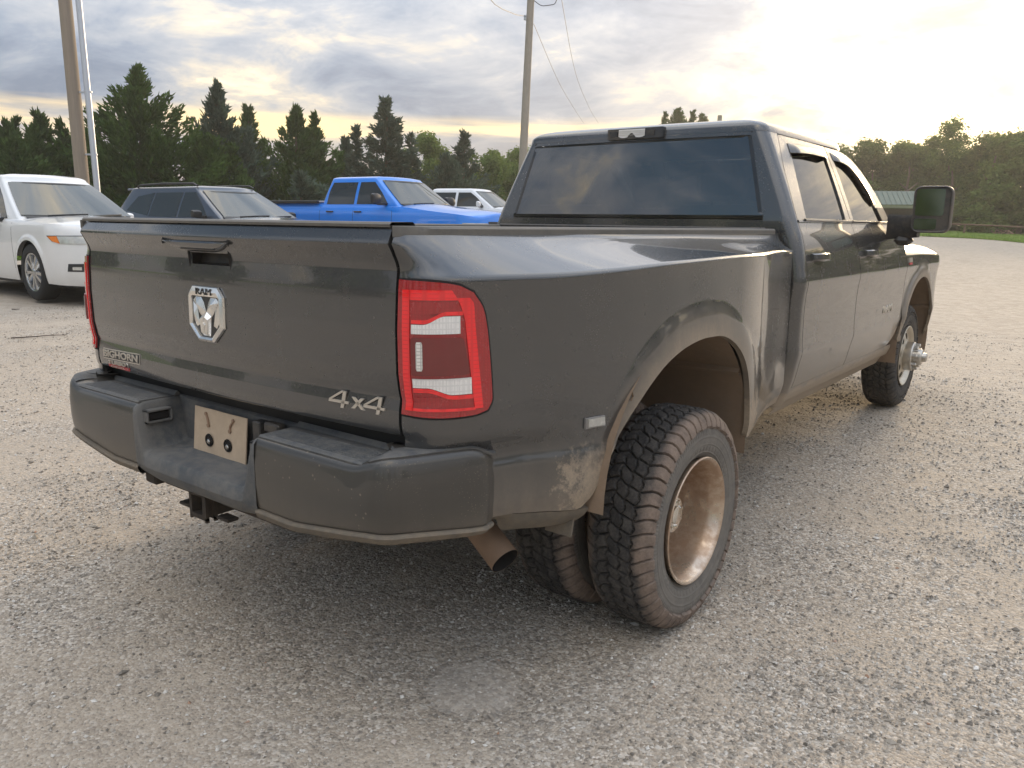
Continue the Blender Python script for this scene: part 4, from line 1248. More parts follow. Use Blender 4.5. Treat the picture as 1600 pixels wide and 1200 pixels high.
# dark lining behind the door gaps
m = MB()
for sg in (1, -1):
    P = np.array([[(sg * (float(cab_x(0, z)) - .035), y, z) for z in np.linspace(.655, 1.50, 14)] for y in np.linspace(2.72, 4.95, 10)]); m.grid(P)
    P = np.array([[(sg * (float(cab_x(0, z)) - .030), y, z) for z in np.linspace(1.50, 1.97, 8)] for y in np.linspace(3.60, 3.71, 3)]); m.grid(P)
    P = np.array([[(sg * (float(cab_x(0, z)) - .030), seam_y(z) + k, z) for z in np.linspace(1.50, 1.97, 8)] for k in (-.03, .05)]); m.grid(P)
m.box((-.88, 2.70, .56), (.88, 4.9, .60))
m.build('door_lining', MAT['seal_and_shade'], truck, 30)
# windscreen, pillars, cowl
def ws(u, t, off=0.0):
    xb, yb_, zb_ = .90, 4.72, 1.50; xt, yt, zt = .665, 4.115, 1.962
    x = (xb + (xt - xb) * t) * u; y = yb_ + (yt - yb_) * t + (.20 - .10 * t) * (1 - u * u); z = zb_ + (zt - zb_) * t
    return (x, y + off, z + off * .8)
m = MB().panel(np.array([[ws(u, t) for t in np.linspace(0, 1, 10)] for u in np.linspace(-.97, .97, 25)]), .006, (0, 1, .6)); m.build('windshield', MAT['glass_clear'], truck, 30)
m = MB()
for sg in (1, -1):
    P = []
    for t in np.linspace(0, 1, 16):
        z = 1.50 + .474 * t
        yd = float(np.interp(z, [1.5, 1.522, 1.62, 1.78, 1.88, 1.948, 1.974], [4.66, 4.636, 4.566, 4.426, 4.286, 4.106, 3.95]))
        a = np.array([float(cab_x(0, z)), yd, z]); b = np.array(ws(.97, min(1, max(0, (z - 1.5) / .462)), .004))
        P.append([(a + (b - a) * k + np.array([.016, .010, 0]) * math.sin(math.pi * k) ) * [sg, 1, 1] for k in np.linspace(0, 1, 6)])
    m = MB(); m.grid(np.array(P)); m.build('windshield_pillar', PAINT, truck, 40)

# ---- front end ---------------------------------------------------
def fen_x(y, z):
    y, z = np.broadcast_arrays(np.asarray(y, float), np.asarray(z, float))
    x = cab_x(y, z) - .13 * np.clip((y - 6.0) / .45, 0, 1) ** 2.4
    rr = np.hypot(y - 5.46, z - .64)
    return x + .022 * sstep(rr, .60, .53) - .03 * sstep(z, .66, .5) * 0
archf = [(5.46 + .515 * math.cos(a), .64 + .490 * math.sin(a)) for a in np.linspace(math.pi - .02, .02, 26)]
B_ = [(4.912, .70), (4.935, .66)] + archf + [(6.02, .60), (6.42, .60)]
FS = 1.31
T_ = [(4.912, FS), (5.4, FS - .005), (6.0, FS - .02), (6.42, FS - .05)]
L_ = [(4.912, .70), (4.935, 1.0), (4.935, 1.12), (4.912, FS)]
GF = coons(B_, T_, L_, [(6.42, .60), (6.42, FS - .05)], 90, 34, smooth=False)
Pf = np.stack([fen_x(GF[..., 0], GF[..., 1]), GF[..., 0], GF[..., 1]], -1)
hood_z = lambda x, y: 1.475 - .055 * (y - 4.9) - .055 * (x / .85) ** 2 - .05 * np.clip((y - 6.1) / .4, 0, 1) ** 2
rows = []
for j in range(Pf.shape[0]):
    b = Pf[j, -1]; e = np.array([.80 - .10 * max(0, (b[1] - 5.9) / .5) ** 2, b[1], float(hood_z(.80, b[1]))])
    rows.append([b + (e - b) * np.array([t, t, 0]) + np.array([0, 0, (e[2] - b[2]) * math.sin(t * math.pi / 2)]) + np.array([.022 * math.sin(math.pi * t), 0, 0]) for t in np.linspace(0, 1, 9)[1:]])
Pf = np.concatenate([Pf, np.array(rows)], 1)
fm = MB().panel(Pf, .018, (1, 0, 0))
for mm in (fm, fm.mirror()):
    fo = mm.build('fender', PAINT, truck, 50)
    if mm is fm:
        x_ = float(fen_x(5.03, 1.27)) + .003
        mb = MB(); mb.prism(np.array([(-.05, -.008), (.05, -.008), (.05, .024), (-.05, .024)]), (x_, 5.03, 1.262), (0, 1, 0), (-.12, 0, 1), (1, 0, .12), .004); mb.build('fender_badge', MAT['badge_silver'], fo, 0)
        mb = MB(); mb.prism(np.array([(-.04, -.026), (.04, -.026), (.04, -.010), (-.04, -.010)]), (x_, 5.03, 1.262), (0, 1, 0), (-.12, 0, 1), (1, 0, .12), .004); mb.build('fender_badge_bar', MAT['badge_red'], fo, 0)
Ph = np.array([[(x, y, float(hood_z(x, y)) + .03 * float(sstep(abs(x), .45, .32))) for y in np.linspace(4.86, 6.46, 24)] for x in np.linspace(-.797, .797, 33)])
MB().panel(Ph, .02, (0, 0, 1)).build('hood', PAINT, truck, 30)
m = MB()
P = np.array([[((.86 - .02 * (v > .9)) * u, 6.44 + .10 * (1 - u * u) - .10 * (v > .97), .58 + .70 * v) for v in np.linspace(0, 1, 8)] for u in np.linspace(-1, 1, 15)]); m.panel(P, .05, (0, 1, 0))
fa = m.build('front_bumper', MAT['bumper_paint'], truck, 40)
m = MB()
for k in range(6): m.box((-.55, 6.50, .92 + .055 * k), (.55, 6.585, .95 + .055 * k), .006)
for sg in (-1, 1): m.box((sg * .575 - .025, 6.50, .90), (sg * .575 + .025, 6.58, 1.24), .008)
m.build('grille', MAT['chrome'], fa, 30)
for sg in (-1, 1):
    m = MB(); m.box((min(sg * .61, sg * .84), 6.42, 1.05), (max(sg * .61, sg * .84), 6.515, 1.24), .02); m.build('headlight', MAT['lens_clear'], fa, 30)
m = MB(); m.box((-.88, 4.74, 1.40), (.88, 4.90, 1.49), .02); m.build('cowl', MAT['plastic_black'], truck, 30)

# ---- towing mirrors ----------------------------------------------
def mirror(sgn):
    mk = lambda mm: mm if sgn > 0 else mm.mirror()
    m = MB()
    # arm: tapered block from the door out to the head
    A = []
    for t in np.linspace(0, 1, 8):
        x = .985 + .20 * t; y = 4.46 - .06 * t; zc_ = 1.505 + .005 * t; h_ = .082 - .012 * t; d_ = .055 - .01 * t
        A.append([(x, y + d_ * cy_, zc_ + h_ * cz_) for cy_, cz_ in ((-1, -.75), (-.8, -1), (.8, -1), (1, -.75), (1, .75), (.8, 1), (-.8, 1), (-1, .75))])
    m.grid(np.array(A), wrapv=True); m.add(A[-1], [tuple(range(8))]); m.add(A[0], [tuple(range(8))])
    m.box((1.04, 4.36, 1.385), (1.16, 4.44, 1.45), .03)
    arm = mk(m).build('mirror_arm', MAT['plastic_black'], truck, 35)
    # head: rounded shell, deeper at the front
    m = MB()
    x0, x1, z0, z1 = 1.155, 1.375, 1.470, 1.765
    rect = []
    rc = .045
    for cx_, cz_, a0 in ((x1 - rc, z1 - rc, 0), (x0 + rc, z1 - rc, 90), (x0 + rc, z0 + rc, 180), (x1 - rc, z0 + rc, 270)):
        for a in np.linspace(a0, a0 + 90, 7): rect.append((cx_ + rc * math.cos(RAD(a)), cz_ + rc * math.sin(RAD(a))))
    rect = np.array(rect); c = np.array([(x0 + x1) / 2, (z0 + z1) / 2])
    secs = [(.90, 4.305), (.955, 4.298), (.985, 4.304), (1.0, 4.32), (1.0, 4.36), (.94, 4.42), (.80, 4.455), (.5, 4.475), (.02, 4.48)]
    P = np.array([[(c[0] + (r[0] - c[0]) * s, y + .12 * (r[0] - c[0]) , c[1] + (r[1] - c[1]) * s) for s, y in secs] for r in rect])
    m.grid(P, wrap=True)
    back = [(c[0] + (r[0] - c[0]) * .90, 4.305 + .12 * (r[0] - c[0]), c[1] + (r[1] - c[1]) * .90) for r in rect]
    m.add(back, [tuple(range(len(back)))])
    head = mk(m).build('mirror_head', MAT['plastic_black'], truck, 40)
    def pane(xa, xb, za, zb, rr_, name, off):
        m = MB(); pts = []
        for cx_, cz_, a0 in ((xb - rr_, zb - rr_, 0), (xa + rr_, zb - rr_, 90), (xa + rr_, za + rr_, 180), (xb - rr_, za + rr_, 270)):
            for a in np.linspace(a0, a0 + 90, 5): pts.append((cx_ + rr_ * math.cos(RAD(a)), cz_ + rr_ * math.sin(RAD(a))))
        pts = np.array(pts)
        m.prism(pts, (0, 4.304 - .12 * c[0], 0), (1, .12, 0), (0, 0, 1), (.12, -1, 0), off)
        mk(m).build(name, MAT['mirror_glass'], head, 0)
    pane(1.172, 1.335, 1.578, 1.745, .015, 'mirror_glass', .003)
    pane(1.172, 1.300, 1.492, 1.560, .012, 'spotter_glass', .003)
mirror(1); mirror(-1)

# ---- cabin inside ------------------------------------------------
m = MB()
m.box((-.90, 2.80, .72), (.90, 4.75, .78)); m.box((-.88, 4.45, 1.18), (.88, 4.80, 1.48), .06); m.box((-.14, 3.85, .78), (.14, 4.5, 1.15), .03)
m.grid(np.array([[(x, y, 1.955 + .03 * (1 - (x / .7) ** 2)) for y in np.linspace(2.76, 4.1, 6)] for x in np.linspace(-.70, .70, 7)]))
interior = m.build('cabin_trim', MAT['seat_cloth'], truck, 30)
def seat(x, y, w):
    m = MB()
    m.box((x - w, y, .95), (x + w, y + .48, 1.10), .05)
    Mx = Matrix.Translation((x, y + .02, 1.05)) @ Matrix.Rotation(RAD(12), 4, 'X')
    m.box((-w, -.10, 0), (w, .04, .58), .05, M=np.array(Mx))
    m.box((-.13, -.09, .60), (.13, .0, .80), .04, M=np.array(Mx))
    for k in (-.05, .05): m.tube([(Mx @ Vector((k, -.04, .55))), (Mx @ Vector((k, -.04, .64)))], .007, 6)
    m.build('seat', MAT['seat_cloth'], truck, 30)
for x in (-.42, .42): seat(x, 3.85, .26)
for x in (-.50, .50): seat(x, 2.93, .28)
m = MB()
th = np.linspace(0, 2 * np.pi, 25)
m.tube(np.array([(-.42 + .19 * math.cos(a), 4.33 - .08 * math.sin(a), 1.42 + .17 * math.sin(a)) for a in th]), .014, 8, cap=False)
m.box((-.47, 4.33, 1.38), (-.37, 4.42, 1.46), .02); m.build('steering_wheel', MAT['seal_and_shade'], truck, 30)

# ---- under the truck ---------------------------------------------
m = MB()
for sg in (-1, 1):
    m.box((sg * .47 - .04, .05, .60), (sg * .47 + .04, 6.2, .76), .01)
for y in (.12, 1.75, 2.7, 3.9, 4.9): m.box((-.47, y, .62), (.47, y + .09, .72), .01)
m.build('chassis_frame', MAT['underbody'], truck, 30)
m = MB()
m.tube([(-.80, AY, AZ), (.80, AY, AZ)], .055, 14)
m.lathe([(-.14, .02), (-.13, .10), (-.06, .165), (.04, .175), (.12, .12), (.16, .03)], 'y', 20, (0, AY, AZ))
for sg in (-1, 1):
    m.tube([(sg * .52, AY - .85, .66), (sg * .52, AY - .4, .53), (sg * .52, AY, .50), (sg * .52, AY + .4, .53), (sg * .52, AY + .8, .66)], .03, 6)
    m.tube([(sg * .36, AY - .12, .45), (sg * .40, AY - .25, .80)], .032, 10)
m.tube([(0, AY + .15, AZ + .03), (0, 3.6, .58)], .05, 12)
m.build('rear_axle', MAT['underbody'], truck, 40)
m = MB(); m.tube([(-.72, FY, FZ), (.72, FY, FZ)], .05, 12); m.box((-.35, 4.6, .56), (.35, 5.9, .95), .06); m.box((-.25, 3.3, .55), (.25, 4.5, .80), .08); m.build('front_axle', MAT['underbody'], truck, 40)
m = MB(); m.lathe([(-.11, .26), (-.13, .32), (-.10, .40), (0, .41), (.10, .40), (.13, .32), (.11, .26), (0, .2)], 'z', 40, (0, .62, .70)); m.build('spare_tyre', MAT['tyre_side'], truck, 40)
# exhaust: pipe turned out below the right rear corner
m = MB()
d = np.array([.84, -.14, -.50]); d /= np.linalg.norm(d)
end = np.array([.905, .385, .457])
path = [np.array([.62, 2.2, .56]), np.array([.62, 1.6, .60]), np.array([.56, 1.0, .68]), np.array([.58, .62, .66])] + [end - d * k for k in (.24, .16, .08, .0)]
pp = resample(np.array(path), 30)
m.tube(pp, np.interp(np.arange(31), [0, 20, 24, 30], [.040, .040, .047, .050]), 24, cap=False)
ex_ = m.build('exhaust_pipe', MAT['rust_pipe'], truck, 40)
m = MB(); m.tube([end - d * k for k in (-.0005, .02, .08, .2)], [.0475, .0465, .044, .040], 24, cap=False); m.tube([end - d * .14, end - d * .145], .045, 16); m.build('exhaust_bore', MAT['soot_and_hole_shade'], ex_, 40)
HAZE = .0012
# ================================================================== ground
m, t, o = material('gravel')
tc = t.n('ShaderNodeTexCoord').outputs['Object']
sp = t.n('ShaderNodeSeparateXYZ', {0: tc})
p2 = t.n('ShaderNodeCombineXYZ', {0: sp.outputs[0], 1: sp.outputs[1], 2: 0.0}).outputs[0]
big = t.noise(p2, .35, 6, .6, .4); midn = t.noise(p2, 1.7, 6, .62, .3); fine = t.noise(p2, 60.0, 5, .7)
dist = t.vm('LENGTH', t.vm('SUBTRACT', p2, (2.36, -1.48, 0)).outputs[0]).outputs['Value']
v1 = t.n('ShaderNodeTexVoronoi', {'Vector': p2, 'Scale': 105.0, 'Randomness': 1.0}, feature='F1')
v2 = t.n('ShaderNodeTexVoronoi', {'Vector': p2, 'Scale': 40.0, 'Randomness': 1.0}, feature='F1')
v3 = t.n('ShaderNodeTexVoronoi', {'Vector': p2, 'Scale': 9.0, 'Randomness': 1.0}, feature='F1')
sandy = t.step(t.m('MULTIPLY_ADD', big, .6, t.m('MULTIPLY', midn, .5)), .46, .64)
soil = t.mix(midn, (.37, .30, .23), (.47, .395, .31))
grit = t.ramp(t.n('ShaderNodeSeparateColor', {0: v1.outputs['Color']}).outputs[0], [(0, (.11, .098, .086)), (.30, (.28, .245, .205)), (.65, (.43, .375, .31)), (.88, (.60, .545, .475)), (1, (.76, .72, .66))])
peb = t.ramp(t.n('ShaderNodeSeparateColor', {0: v2.outputs['Color']}).outputs[1], [(0, (.09, .085, .08)), (.4, (.26, .24, .215)), (.8, (.42, .38, .33)), (1, (.66, .62, .56))])
c = t.mix(t.m('MULTIPLY_ADD', sandy, -.50, .70), soil, grit)
pm_ = t.m('MULTIPLY', t.step(v2.outputs['Distance'], .42, .30), t.m('MULTIPLY_ADD', sandy, -.5, .62))
c = t.mix(pm_, c, peb)
far_col = t.mix(t.m('MULTIPLY_ADD', t.n('ShaderNodeSeparateColor', {0: v3.outputs['Color']}).outputs[0], .5, t.m('MULTIPLY', midn, .5)), (.31, .26, .205), (.50, .43, .35))
c = t.mix(t.step(dist, 5.0, 16.0), c, far_col)
# tyre tracks and darker, washed patches
trk = t.noise(t.vm('MULTIPLY', p2, (1.0, .16, 1.0)).outputs[0], .8, 5, .6, .3)
c = t.mix(t.m('MULTIPLY', t.step(trk, .50, .70), .16), c, (.22, .19, .16))
c = t.mix(t.m('MULTIPLY', t.step(big, .50, .36), .18), c, (.48, .41, .33))
hgt = t.m('ADD', t.m('MULTIPLY', t.m('SUBTRACT', 1.0, v1.outputs['Distance']), .0045), t.m('MULTIPLY', t.m('SUBTRACT', 1.0, v2.outputs['Distance']), .0060))
hgt = t.m('ADD', hgt, t.m('ADD', t.m('MULTIPLY', fine, .0025), t.m('MULTIPLY', t.noise(p2, 5.0, 6, .65), .014)))
hgt = t.m('ADD', hgt, t.m('MULTIPLY', v3.outputs['Distance'], .009))
edge_n = t.noise(p2, 13.0, 4, .6)
for lx, ly, lr in ((.83, .33, .165),):
    dd = t.vm('LENGTH', t.vm('SUBTRACT', p2, (lx, ly, 0)).outputs[0]).outputs['Value']
    dd = t.m('MULTIPLY_ADD', t.m('SUBTRACT', edge_n, .5), .55, t.m('DIVIDE', dd, lr))
    mk_ = t.step(dd, 1.10, .72)
    c = t.mix(t.m('MULTIPLY', mk_, t.m('MULTIPLY_ADD', midn, .75, -.02 if lr > .15 else -.22), clamp=True), c, t.mix(fine, (.28, .25, .22), (.50, .46, .41)))
    rim_ = t.m('MULTIPLY', t.step(dd, .92, 1.0), t.step(dd, 1.16, 1.04))
    c = t.mix(t.m('MULTIPLY', rim_, t.m('MULTIPLY', edge_n, .55)), c, (.15, .128, .105))
    hgt = t.m('MULTIPLY', hgt, t.m('MULTIPLY_ADD', mk_, -.6, 1.0))
bn = t.n('ShaderNodeBump', {'Height': hgt, 'Strength': 1.0, 'Distance': 1.0})
b = t.n('ShaderNodeBsdfPrincipled', {'Base Color': c, 'Roughness': .88, 'Normal': bn.outputs[0], 'Specular IOR Level': .3})
t.t.links.new(b.outputs[0], o.inputs[0])

m, t, o = material('stone')
g = t.n('ShaderNodeNewGeometry')
ri = g.outputs['Random Per Island']
c = t.ramp(ri, [(0, (.09, .086, .082)), (.22, (.21, .195, .175)), (.50, (.37, .33, .28)), (.74, (.50, .46, .41)), (.88, (.66, .63, .58)), (.985, (.78, .76, .72)), (1, (.36, .17, .09))])
tc = t.n('ShaderNodeTexCoord').outputs['Object']
c = t.mix(t.m('MULTIPLY', t.noise(tc, 90.0, 3, .6), .5), c, (.34, .28, .21))
b = t.n('ShaderNodeBsdfPrincipled', {'Base Color': c, 'Roughness': .82, 'Specular IOR Level': .35})
t.t.links.new(b.outputs[0], o.inputs[0])

def vnoise(x, y, f, seed):
    r = np.random.default_rng(seed).random((256, 256))
    x, y = x * f, y * f
    i, j = np.floor(x).astype(int), np.floor(y).astype(int)
    u, v = x - i, y - j
    u, v = u * u * (3 - 2 * u), v * v * (3 - 2 * v)
    a = r[i % 256, j % 256]; b = r[(i + 1) % 256, j % 256]; c = r[i % 256, (j + 1) % 256]; d = r[(i + 1) % 256, (j + 1) % 256]
    return (a * (1 - u) + b * u) * (1 - v) + (c * (1 - u) + d * u) * v

LUMPS = [(.83, .33, .155, .010)]
def lot_z(x, y):
    z = ground_z(x, y)
    near = np.exp(-((np.hypot(x - 1.5, y - 1.0) / 14.0) ** 2))
    wh = np.ones_like(np.asarray(x, float))
    for wx, wy in ((1.08, 1.15), (.76, 1.15), (-1.08, 1.15), (-.76, 1.15), (.87, 5.45), (-.87, 5.45)):
        wh = np.minimum(wh, sstep(np.hypot(x - wx, y - wy), .18, .55))
    z = z + near * wh * (.030 * (vnoise(x, y, .9, 1) - .5) + .018 * (vnoise(x, y, 2.6, 2) - .5) + .008 * (vnoise(x, y, 8.0, 3) - .5))
    for lx, ly, lr, lh in LUMPS:
        d = np.hypot(x - lx, (y - ly)) / lr + .30 * (vnoise(x, y, 13.0, 5) - .5)
        z = z + lh * sstep(d, 1.05, .80)
    return z

def fast_mesh(name, V, F, mat, smooth=False):
    """V (n,3), F (m,k) equal sized faces"""
    me = bpy.data.meshes.new(name)
    n, (mf, k) = len(V), F.shape
    me.vertices.add(n); me.vertices.foreach_set('co', np.ascontiguousarray(V, dtype=np.float32).ravel())
    me.loops.add(mf * k); me.loops.foreach_set('vertex_index', np.ascontiguousarray(F, dtype=np.int32).ravel())
    me.polygons.add(mf)
    me.polygons.foreach_set('loop_start', np.arange(0, mf * k, k, dtype=np.int32))
    me.polygons.foreach_set('loop_total', np.full(mf, k, dtype=np.int32))
    me.polygons.foreach_set('use_smooth', np.full(mf, smooth, dtype=bool))
    me.materials.append(mat)
    me.update(calc_edges=True)
    return me

def polar(cx, cy, radii, na):
    a = np.linspace(0, 2 * np.pi, na, endpoint=False)
    X = cx + radii[:, None] * np.cos(a)[None]; Y = cy + radii[:, None] * np.sin(a)[None]
    nr = len(radii)
    i, j = np.meshgrid(np.arange(nr - 1), np.arange(na), indexing='ij')
    j2 = (j + 1) % na
    F = np.stack([i * na + j, (i + 1) * na + j, (i + 1) * na + j2, i * na + j2], -1).reshape(-1, 4)
    return X, Y, F
radii = np.concatenate([np.linspace(.02, 5.0, 110), 5.0 * (1200 / 5.0) ** (np.linspace(0, 1, 110)[1:])])
X, Y, F = polar(1.6, -.4, radii, 220)
V = np.stack([X, Y, lot_z(X, Y)], -1).reshape(-1, 3)
link('gravel_lot', fast_mesh('gravel_lot', V, F, MAT['gravel'], True), kind='structure')

# loose stones, real geometry near the viewer
def stones(n, rmin, rmax, smin, smax, seed, floor=.0):
    g = np.random.default_rng(seed)
    a = RAD(0) + g.uniform(-1.25, .75, n * 3)          # azimuth from +Y towards +X
    r = np.sqrt(g.uniform(rmin**2, rmax**2, n * 3)) * 1.0
    keep = g.random(n * 3) < np.clip((rmin + 2.2) / (r + 2.0), 0, 1) ** .8
    x = 2.36 + r * np.sin(a); y = -1.48 + r * np.cos(a)
    dens = .30 + 1.5 * sstep(vnoise(x, y, .8, 11) * .6 + vnoise(x, y, 2.3, 12) * .4, .42, .70) + floor
    keep &= g.random(n * 3) < dens
    for wx, wy in ((1.08, 1.15), (.76, 1.15), (-1.08, 1.15), (-.76, 1.15), (.87, 5.45), (-.87, 5.45)):
        keep &= ~((np.abs(x - wx) < .13) & (np.abs(y - wy) < .10))
    for lx, ly, lr, lh in LUMPS: keep &= (np.hypot(x - lx, y - ly) > lr * .95) | (g.random(n * 3) < .30)
    x, y = x[keep][:n], y[keep][:n]; n = len(x)
    s = smin * (smax / smin) ** (g.random(n) ** 2.2)
    base = np.array([(1, 0, 0), (-1, 0, 0), (0, 1, 0), (0, -1, 0), (0, 0, 1), (0, 0, -1)], float)
    B = base[None] * (1 + g.uniform(-.35, .35, (n, 6, 1))) + g.uniform(-.28, .28, (n, 6, 3))
    B *= np.stack([np.ones(n), g.uniform(.6, 1.0, n), g.uniform(.42, .8, n)], 1)[:, None, :]
    th = g.uniform(0, 6.28, n); ct, st = np.cos(th)[:, None], np.sin(th)[:, None]
    bx = B[..., 0] * ct - B[..., 1] * st; by = B[..., 0] * st + B[..., 1] * ct
    z = lot_z(x, y)
    V = np.stack([x[:, None] + bx * s[:, None], y[:, None] + by * s[:, None], z[:, None] + (B[..., 2] + .22) * s[:, None]], -1).reshape(-1, 3)
    tri = np.array([(0, 2, 4), (2, 1, 4), (1, 3, 4), (3, 0, 4), (2, 0, 5), (1, 2, 5), (3, 1, 5), (0, 3, 5)])
    F = (np.arange(n)[:, None, None] * 6 + tri[None]).reshape(-1, 3)
    return V, F
parts = [stones(80000, .6, 5.0, .0024, .0095, 21), stones(42000, 3.8, 12.0, .0045, .012, 22), stones(3200, .7, 10.0, .008, .018, 23, .1)]
Vs, Fs, k = [], [], 0
for V, F in parts:
    Vs.append(V); Fs.append(F + k); k += len(V)
link('loose_stones', fast_mesh('loose_stones', np.concatenate(Vs), np.concatenate(Fs), MAT['stone']), kind='stuff')

# two dry twigs lying on the gravel
simple('bark', (.12, .085, .06), .9, var=.3, scale=20, bump=.5, bscale=60)
simple('twig_bark', (.05, .035, .028), .9)
def twig(pts, name, lab):
    P = np.array([(x, y, float(lot_z(np.float64(x), np.float64(y))) + .012) for x, y in pts])
    m = MB().tube(resample(P, 12), np.linspace(.006, .003, 13), 6)
    tag(m.build(name, MAT['twig_bark']), lab, 'twig', 'twigs on the gravel')
twig([(-6.62, 1.83), (-6.55, 2.0), (-6.52, 2.15), (-6.44, 2.30)], 'twig', 'long thin dark twig lying on the gravel in front of the white SUV')
twig([(-8.74, 2.66), (-8.71, 2.69), (-8.69, 2.73)], 'twig', 'short dark twig beside the front wheel of the white SUV')

# ---- grass beyond the lot ----------------------------------------
m, t, o = material('grass')
tc = t.n('ShaderNodeTexCoord').outputs['Object']
n1_ = t.noise(tc, .25, 5, .6); n2_ = t.noise(tc, 3.0, 6, .7)
c = t.mix(n1_, (.17, .28, .055), (.26, .37, .09)); c = t.mix(t.m('MULTIPLY', n2_, .4), c, (.20, .26, .07))
bn = t.n('ShaderNodeBump', {'Height': n2_, 'Strength': .8, 'Distance': .1})
df = t.n('ShaderNodeBsdfDiffuse', {'Color': c, 'Normal': bn.outputs[0]})
tl = t.n('ShaderNodeBsdfTranslucent', {'Color': t.mix(.5, c, (.20, .30, .05))})
mx = t.n('ShaderNodeMixShader', {0: .40, 1: df.outputs[0], 2: tl.outputs[0]})
t.t.links.new(mx.outputs[0], o.inputs[0])
az = np.linspace(-np.pi, np.pi, 361)
def grass_r(a):                                      # lot edge as a distance from the viewer, by azimuth
    return spl([-3.2, -1.9, -1.35, -1.05, -.75, -.45, -.25, -.16, -.05, .5, 1.2, 2.0, 3.2], [72, 52, 21, 22, 27, 40, 50, 51, 49, 50, 54, 66, 72], a) + .5 * np.sin(a * 31) + .25 * np.sin(a * 87)
rr = np.concatenate([[0], np.geomspace(.4, 700, 46)])
R_ = grass_r(az)[None] + rr[:, None]
X = 2.36 + R_ * np.sin(az)[None]; Y = -1.48 + R_ * np.cos(az)[None]
Z = ground_z(X, Y) + .02 + .05 * sstep(rr, 0, 1.2)[:, None] + .05 * (vnoise(X, Y, .7, 31) - .5) * sstep(rr, 0, 1)[:, None]
link('grass_field', (lambda me: me)(MB().grid(np.stack([X, Y, Z], -1)).mesh('grass_field', MAT['grass'], 60)), kind='structure')
# grass blades near the edge that faces us
g = np.random.default_rng(5)
n = 60000
a = g.uniform(-1.5, .6, n); r = grass_r(a) + g.random(n) ** 2 * 12
x = 2.36 + r * np.sin(a); y = -1.48 + r * np.cos(a); z = ground_z(x, y) + .03
h = g.uniform(.05, .16, n); w = g.uniform(.012, .03, n); th = g.uniform(0, 6.28, n); ln = g.normal(0, .05, (n, 2))
V = np.stack([np.stack([x - w * np.cos(th), y - w * np.sin(th), z], 1), np.stack([x + w * np.cos(th), y + w * np.sin(th), z], 1), np.stack([x + ln[:, 0], y + ln[:, 1], z + h], 1)], 1).reshape(-1, 3)
link('grass_blades', fast_mesh('grass_blades', V, np.arange(3 * n).reshape(-1, 3), MAT['grass']), kind='stuff')

# ================================================================== trees
def leaf_mat(name, dark, light, trans=.25, tcol=None):
    m, t, o = material(name)
    ri = t.n('ShaderNodeNewGeometry').outputs['Random Per Island']
    c = t.mix(ri, dark, light)
    df = t.n('ShaderNodeBsdfDiffuse', {'Color': c})
    tl = t.n('ShaderNodeBsdfTranslucent', {'Color': t.mix(.5, c, tcol or light)})
    mx = t.n('ShaderNodeMixShader', {0: trans, 1: df.outputs[0], 2: tl.outputs[0]})
    t.t.links.new(mx.outputs[0], o.inputs[0]); return m
leaf_mat('cedar_dark', (.042, .082, .022), (.110, .185, .050))
leaf_mat('cedar_green', (.050, .088, .030), (.120, .180, .060))
leaf_mat('spruce_blue', (.058, .092, .066), (.140, .190, .140))
leaf_mat('leaf_green', (.065, .115, .028), (.155, .225, .065), .42, (.20, .26, .06))
leaf_mat('leaf_dark', (.052, .092, .026), (.125, .185, .056), .40, (.16, .20, .05))

